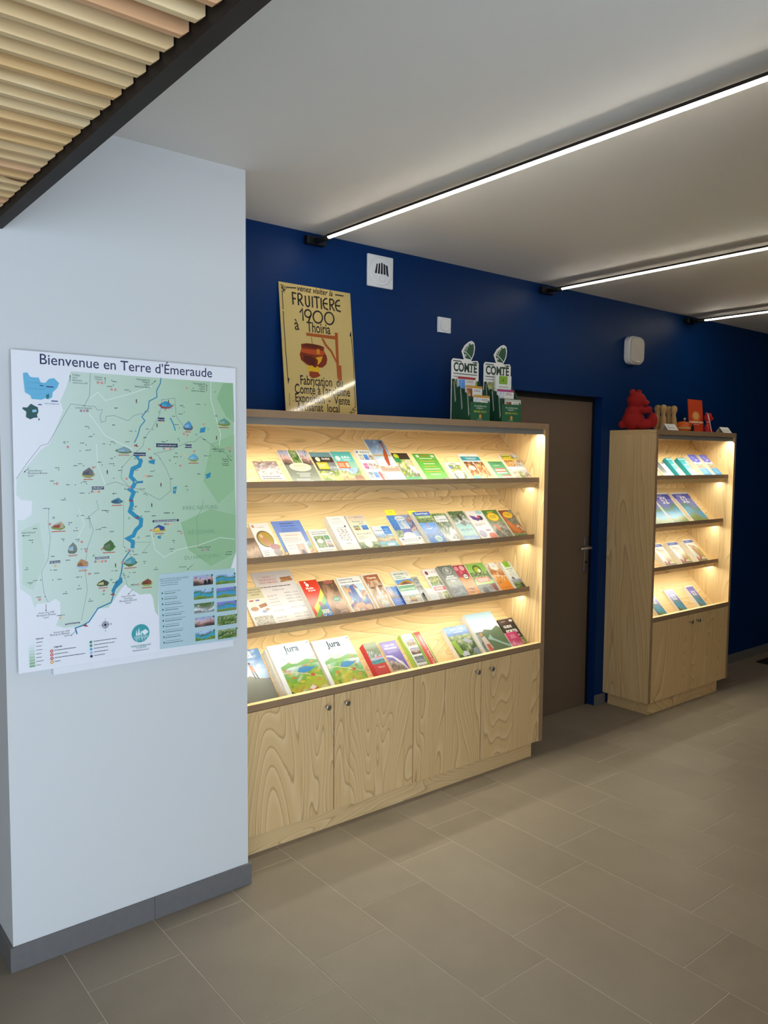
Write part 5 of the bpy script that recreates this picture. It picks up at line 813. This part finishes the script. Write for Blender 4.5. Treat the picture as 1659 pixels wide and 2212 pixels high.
# ------------------------------------------------------------------ leaflet dispensers on the wide cabinet
BELL = [(-.022, .0), (-.034, .038), (-.020, .066), (.000, .086), (.014, .092), (.026, .084), (.030, .060), (.026, .030), (.012, -.004)]
def dispenser(x, y, rz, lab, heads):
    r = empty('leaflet_dispenser', (x, y, ZT), rz); tag(r, lab, 'dispenser', 'green card leaflet dispensers')
    W_, H_ = .196, .318; e = .003
    # back panel with bell-shaped crest
    out_ = [(.006, .0), (W_ - .006, .0), (W_, .01), (W_, H_ - .012), (W_ - .010, H_)] + [(W_ * .62 + a * 1.5, H_ + b * 1.08) for a, b in BELL[::-1]] + [(.010, H_), (0, H_ - .012), (0, .01)]
    bp = MB().prism(out_, 1, -e, 0).obj('back_panel', 'paper_white', r)
    p = Print(W_, H_, 5e-5)
    p.rect(.002, .002, W_ - .002, .125, '17492f'); p.photo(.002, .125, W_ - .002, .215, 'flowers', 3, 16, 10); p.rect(.002, .06, W_ - .002, .13, '4d6a30')
    DG = '173c28'
    p.rect(.010, H_ - .014, .070, H_ - .009, DG); p.rect(W_ - .045, H_ - .014, W_ - .010, H_ - .009, DG)
    p.text('COMTÉ', W_ / 2, .256, W_ * .86, DG, bold=.035, sy=1.25, res=4)
    k = W_ * .86 / 5
    for i in range(5):
        cx = W_ * .07 + k * (i + .5)
        if i == 3: p.rect(cx - .010, .256, cx + .010, .260, DG)
    p.rect(.012, .241, W_ - .012, .245, DG); p.lines(.012, .224, W_ - .012, .232, 1, '6f7a70')
    cx, cy = W_ * .62, H_
    p.poly([(cx + a * 1.40, cy + .004 + b * .98) for a, b in BELL], 'eceee8'); p.poly([(cx + a * 1.22 + .001, cy + .007 + b * .90) for a, b in BELL], '145030')
    p.stroke([(cx - .032, cy + .044), (cx - .020, cy + .064), (cx - .004, cy + .080)], .0036, 'eceee8'); p.stroke([(cx - .021, cy + .040), (cx - .011, cy + .062), (cx + .004, cy + .080)], .0024, 'eceee8')
    p.stroke([(cx - .042, cy + .043), (cx - .014, cy + .034), (cx + .020, cy + .008)], .0036, 'eceee8'); p.ell(cx - .024, cy + .022, .0065, .0065, 'eceee8', 12); p.ell(cx - .024, cy + .022, .0036, .0036, '145030', 10); p.ell(cx + .016, cy + .084, .009, .0035, 'f4f4f0', 12)
    o = p.obj('header_print', 'print_matt', bp); o.rotation_euler[0] = math.radians(90); o.location = (0, -e - .0003, 0)
    # stepped pockets
    steps = [(-.040, .196, .165), (-.085, .180, .125), (-.132, .150, .092)]
    yb = -e - .001
    for i, (yf, w_, h_) in enumerate(steps):
        x0 = .004 + .003 * i
        box('pocket_front', 'card_green', r, x0, x0 + w_ - .01, yf, yf + e, 0, h_)
        for xx in (x0, x0 + w_ - .01 - e):
            MB().prism([(yf + e, 0), (yb, 0), (yb, h_ + .045), (yb - .012, h_ + .05), (yf + e, h_ + .002)], 0, xx, xx + e).obj('pocket_side', 'card_green', r)
        MB().prism([(yf + e + .002, h_ - .06), (yf + .018, h_ + .035), (yf + .022, h_ + .035), (yf + .010, h_ - .07)], 0, x0 - .004, x0 - .001).obj('side_flap', 'card_grey', r)
        yb = yf - .0005
    x0 = .010; w_ = .140; yf = steps[2][0]
    p = Print(w_, .092, 5e-5); p.rect(0, 0, w_, .092, '1b5a37'); p.text('Au rendez-vous', w_ / 2, .070, w_ * .62, 'dfe8e0'); p.text('à déguster…', w_ / 2, .060, w_ * .42, 'dfe8e0'); p.text('SERVEZ-VOUS !', w_ / 2, .041, w_ * .66, 'b4b848', bold=.02); p.ell(w_ / 2, .022, .008, .010, 'e6b04a', 16); p.ell(w_ / 2, .022, .004, .006, 'd86a2a', 12); p.lines(w_ * .35, .006, w_ * .65, .009, 1, 'dfe8e0')
    o = p.obj('front_print', 'print_matt', r); o.rotation_euler[0] = math.radians(90); o.location = (x0, yf - .0004, 0)
    return r, steps
def recipe(x, y, z0, rz, w, h, top, lab, kind, tall=None):
    o = MB().box(0, w, -.006, 0, 0, h).obj('recipe_leaflet', 'paper_edge'); o.location = (x, y, z0); o.rotation_euler[2] = rz
    tag(o, lab, 'leaflet', 'recipe leaflets in the dispensers'); p = Print(w, h, 5e-5)
    p.rect(0, 0, w, h, 'ece8e2'); p.rect(0, h - .012, w, h, top); p.photo(.004, h * .05, w * .40, h - .014, kind, 9, 8, 8); p.lines(w * .45, h - .030, w * .92, h - .016, 2, '7a7a74', 'C'); p.photo(w * .2, 0, w, h * .6, kind, 4, 8, 8)
    c = p.obj('cover', 'print_matt', o); c.rotation_euler[0] = math.radians(90); c.location = (0, -.0064, 0); return o
for n_, (x, y, rz, lab) in enumerate(((2.822, -.188, 0.0, 'green card leaflet dispenser with bell crest, nearer the enamel sign'), (3.055, -.190, -.06, 'green card leaflet dispenser with bell crest, nearer the taupe door'))):
    r, st = dispenser(x, y, rz, lab, None); side = ('left', 'right')[n_]
    T_r = Matrix.Translation((x, y, ZT)) @ Matrix.Rotation(rz, 4, 'Z')
    for j, (top, kind, hh) in enumerate((('a8302f', 'blue', .225), ('c8922f', 'food', .178), ('c8922f', 'people', .128)) if n_ == 0 else (('e6efe4', 'stone', .250), ('a83a78', 'people', .172), ('c8c8b8', 'food', .118))):
        yf, w_, h_ = st[j]; q = T_r @ Vector((.022 + .012 * j, yf + .018, .001))
        if n_ == 1 and j == 0:
            o = MB().box(0, .115, -.012, 0, 0, hh).obj('leaflet_stack', 'paper_edge'); q = T_r @ Vector((.062, yf + .024, .001)); o.location = q; o.rotation_euler[2] = rz
            tag(o, 'white and green leaflets standing in the right dispenser', 'leaflets'); p = Print(.115, hh, 5e-5).run([BG('e4eae2'), ('R', .22, .82, .75, .99, '86b02f'), ('E', .48, .9, .05, .025, '3f7a1f'), ('L', .1, .74, .9, .78, 1, '9aa49a', 1), ('L', .25, .69, .75, .715, 1, '7fa02f', 1), ('L', .1, .5, .9, .66, 4, 'b0b8b0')])
            c = p.obj('cover', 'print_matt', o); c.rotation_euler[0] = math.radians(90); c.location = (0, -.0124, 0)
        else:
            recipe(q.x, q.y, q.z, rz, .125 - .006 * j, hh, top, ('red-topped recipe leaflets in the rear pocket of the %s dispenser', 'recipe leaflets in the middle pocket of the %s dispenser', 'recipe leaflets in the front pocket of the %s dispenser')[j] % side, kind)

# ------------------------------------------------------------------ toys on the narrow cabinet
def blob(name, parts, mat, vox=.006):
    m = MB()
    for c, rr in parts: m.ball(c, rr, 20, 14)
    o = m.obj(name, mat, smooth=True)
    rm = o.modifiers.new('join', 'REMESH'); rm.mode = 'VOXEL'; rm.voxel_size = vox; rm.use_smooth_shade = True
    s_ = o.modifiers.new('soften', 'SMOOTH'); s_.factor = .6; s_.iterations = 5; return o
b = blob('bear_figure', [((-.02, 0, .065), (.085, .07, .07)), ((-.015, 0, .12), (.07, .06, .06)), ((.0, 0, .205), (.072, .066, .060)), ((.058, 0, .188), (.03, .034, .028)), ((.086, 0, .192), (.012, .014, .012)), ((-.035, -.045, .258), (.026, .016, .026)), ((.02, .045, .262), (.026, .016, .026)),
                         ((.055, -.045, .135), (.045, .024, .026)), ((.085, -.045, .140), (.026, .022, .024)), ((.055, .045, .135), (.045, .024, .026)), ((.055, -.05, .038), (.065, .034, .036)), ((.115, -.05, .065), (.034, .034, .055)), ((.055, .05, .038), (.065, .034, .036)), ((.115, .05, .065), (.034, .034, .055)), ((-.10, 0, .035), (.030, .026, .028))], 'red_flock')
b.location = (at(1374, 900, 1, -.14).x, -.14, ZT + .004); b.rotation_euler[2] = -.85; b.scale = (.86, .86, .92); tag(b, 'fuzzy red seated bear figure on top of the narrow cabinet', 'bear figure')
pin = [(.016, 0), (.021, .006), (.0245, .035), (.0235, .060), (.019, .092), (.0145, .112), (.0145, .122), (.018, .132), (.0235, .146), (.0245, .158), (.021, .170), (.013, .179), (.004, .182)]
p0 = MB().lathe(pin, 28).obj('skittle', 'toy_wood', smooth=True); first = True
for px, yy, lab in ((1420.5, -.085, 'wooden skittle nearest the red bear'), (1432.5, -.135, 'second wooden skittle from the red bear, in the front row'), (1444, -.075, 'third wooden skittle from the red bear, in the back row'), (1455, -.13, 'wooden skittle farthest from the red bear')):
    o = p0 if first else p0.copy()
    if not first: COL.objects.link(o)
    first = False; o.location = (at(px, 900, 1, yy).x, yy, ZT + .0005); tag(o, lab, 'skittle', 'wooden skittles on the narrow cabinet')
def tent(px, yy, w, lab):
    r = empty('tent_card', (at(px, 925, 1, yy).x, yy, ZT + .0005)); tag(r, lab, 'card', 'white tent cards on the narrow cabinet'); h = .042; d_ = .032
    MB().prism([(-d_, 0), (-d_ + .0012, 0), (0, h - .001), (d_ - .0012, 0), (d_, 0), (0, h)], 0, 0, w).obj('folded_card', 'paper_white', r)
    p = Print(w, h); p.lines(w * .35, h * .35, w * .9, h * .65, 2, '8a8a94'); p.rect(w * .12, h * .2, w * .3, h * .8, 'c8c8cc'); o = p.obj('card_print', 'print_matt', r)
    o.matrix_local = Matrix.Translation((0, -d_ - .0004, 0)) @ Matrix.Rotation(math.atan2(h, d_), 4, 'X')
tent(1434, -.285, .125, 'white tent card in front of the wooden skittles'); tent(1554, -.275, .12, 'white tent card at the right corner of the narrow cabinet')
x_ = at(1476, 900, 1, -.17).x
r = empty('round_toy', (x_, -.17, ZT + .0005)); r.scale = (.78, .78, 1.0); tag(r, 'round orange and wood toy with a metal knob beside the skittles', 'toy')
MB().lathe([(.030, 0), (.050, .006), (.062, .024), (.064, .042), (.056, .060), (.040, .070), (.018, .075)], 32).obj('body', 'orange_gloss', r, smooth=True)
MB().lathe([(.0645, .020), (.0665, .024), (.0668, .030), (.0655, .034)], 32).obj('wooden_band', 'toy_wood', r, smooth=True)
MB().lathe([(.006, .074), (.006, .084), (.012, .088), (.013, .094), (.008, .099)], 18, (.02, 0, 0)).obj('knob', 'brushed_steel', r, smooth=True)
x_ = at(1496, 925, 1, -.20).x
tag(MB().lathe([(.008, 0), (.010, .004), (.010, .036), (.006, .048), (.004, .056)], 16, (x_, -.20, ZT + .0005)).obj('small_bottle', 'black_rubber', smooth=True), 'tiny black upright bottle beside the round orange toy', 'bottle')
xa, xb_ = at(1488, 900, 1, -.14).x, at(1519, 900, 1, -.14).x
r = empty('picture_card', (xa, -.15, ZT + .0005)); r.rotation_euler[0] = -.10; tag(r, 'orange picture card leaning upright between the toys', 'card'); w_ = xb_ - xa; h = at(1500, 863, 1, -.13).z - ZT
MB().box(0, w_, 0, .004, 0, h).obj('card', 'red_gloss', r)
p = Print(w_, h).run([BG('c84420'), ('F', .0, .0, 1, .35, 'wood', 3), ('R', 0, 0, 1, .3, 'c23c1c'), ('E', .5, .50, .30, .16, 'd9722e'), ('E', .5, .52, .20, .11, 'dca868'), ('T', 'POUR LES PETITS', .5, .30, .74, 'f0d8c8', {}), ('L', .25, .24, .75, .275, 1, 'e8b8a0', 1)])
o = p.obj('print', 'print_matt', r); o.rotation_euler[0] = math.radians(90); o.location = (0, -.0004, 0)
x_ = at(1530, 900, 1, -.17).x
r = empty('red_puppet', (x_, -.17, ZT + .0005)); tag(r, 'small red wooden puppet with white strings, rightmost of the toys', 'puppet')
o = blob('torso', [((0, 0, .028), (.034, .024, .030)), ((0, 0, .058), (.022, .018, .026)), ((-.03, -.012, .012), (.02, .012, .012)), ((.03, -.012, .012), (.02, .012, .012))], 'red_gloss', .004); o.parent = r
o = blob('head', [((0, 0, .112), (.034, .028, .032)), ((-.024, 0, .136), (.011, .010, .014)), ((.026, 0, .136), (.011, .010, .014)), ((.01, -.02, .104), (.014, .016, .012))], 'red_gloss', .004); o.parent = r
MB().lathe([(.012, .078), (.0135, .082), (.012, .086)], 16).obj('neck_ring', 'white_plastic', r)
MB().tube([(-.012, -.02, .083), (-.04, -.025, .095), (-.062, -.03, .14)], .0016, 6).obj('string', 'paper_white', r); MB().tube([(-.062, -.03, .14), (-.066, -.05, .08), (-.085, -.075, .004)], .002, 6).obj('string', 'paper_white', r)

D.objects.remove(_fo); D.curves.remove(_fc)
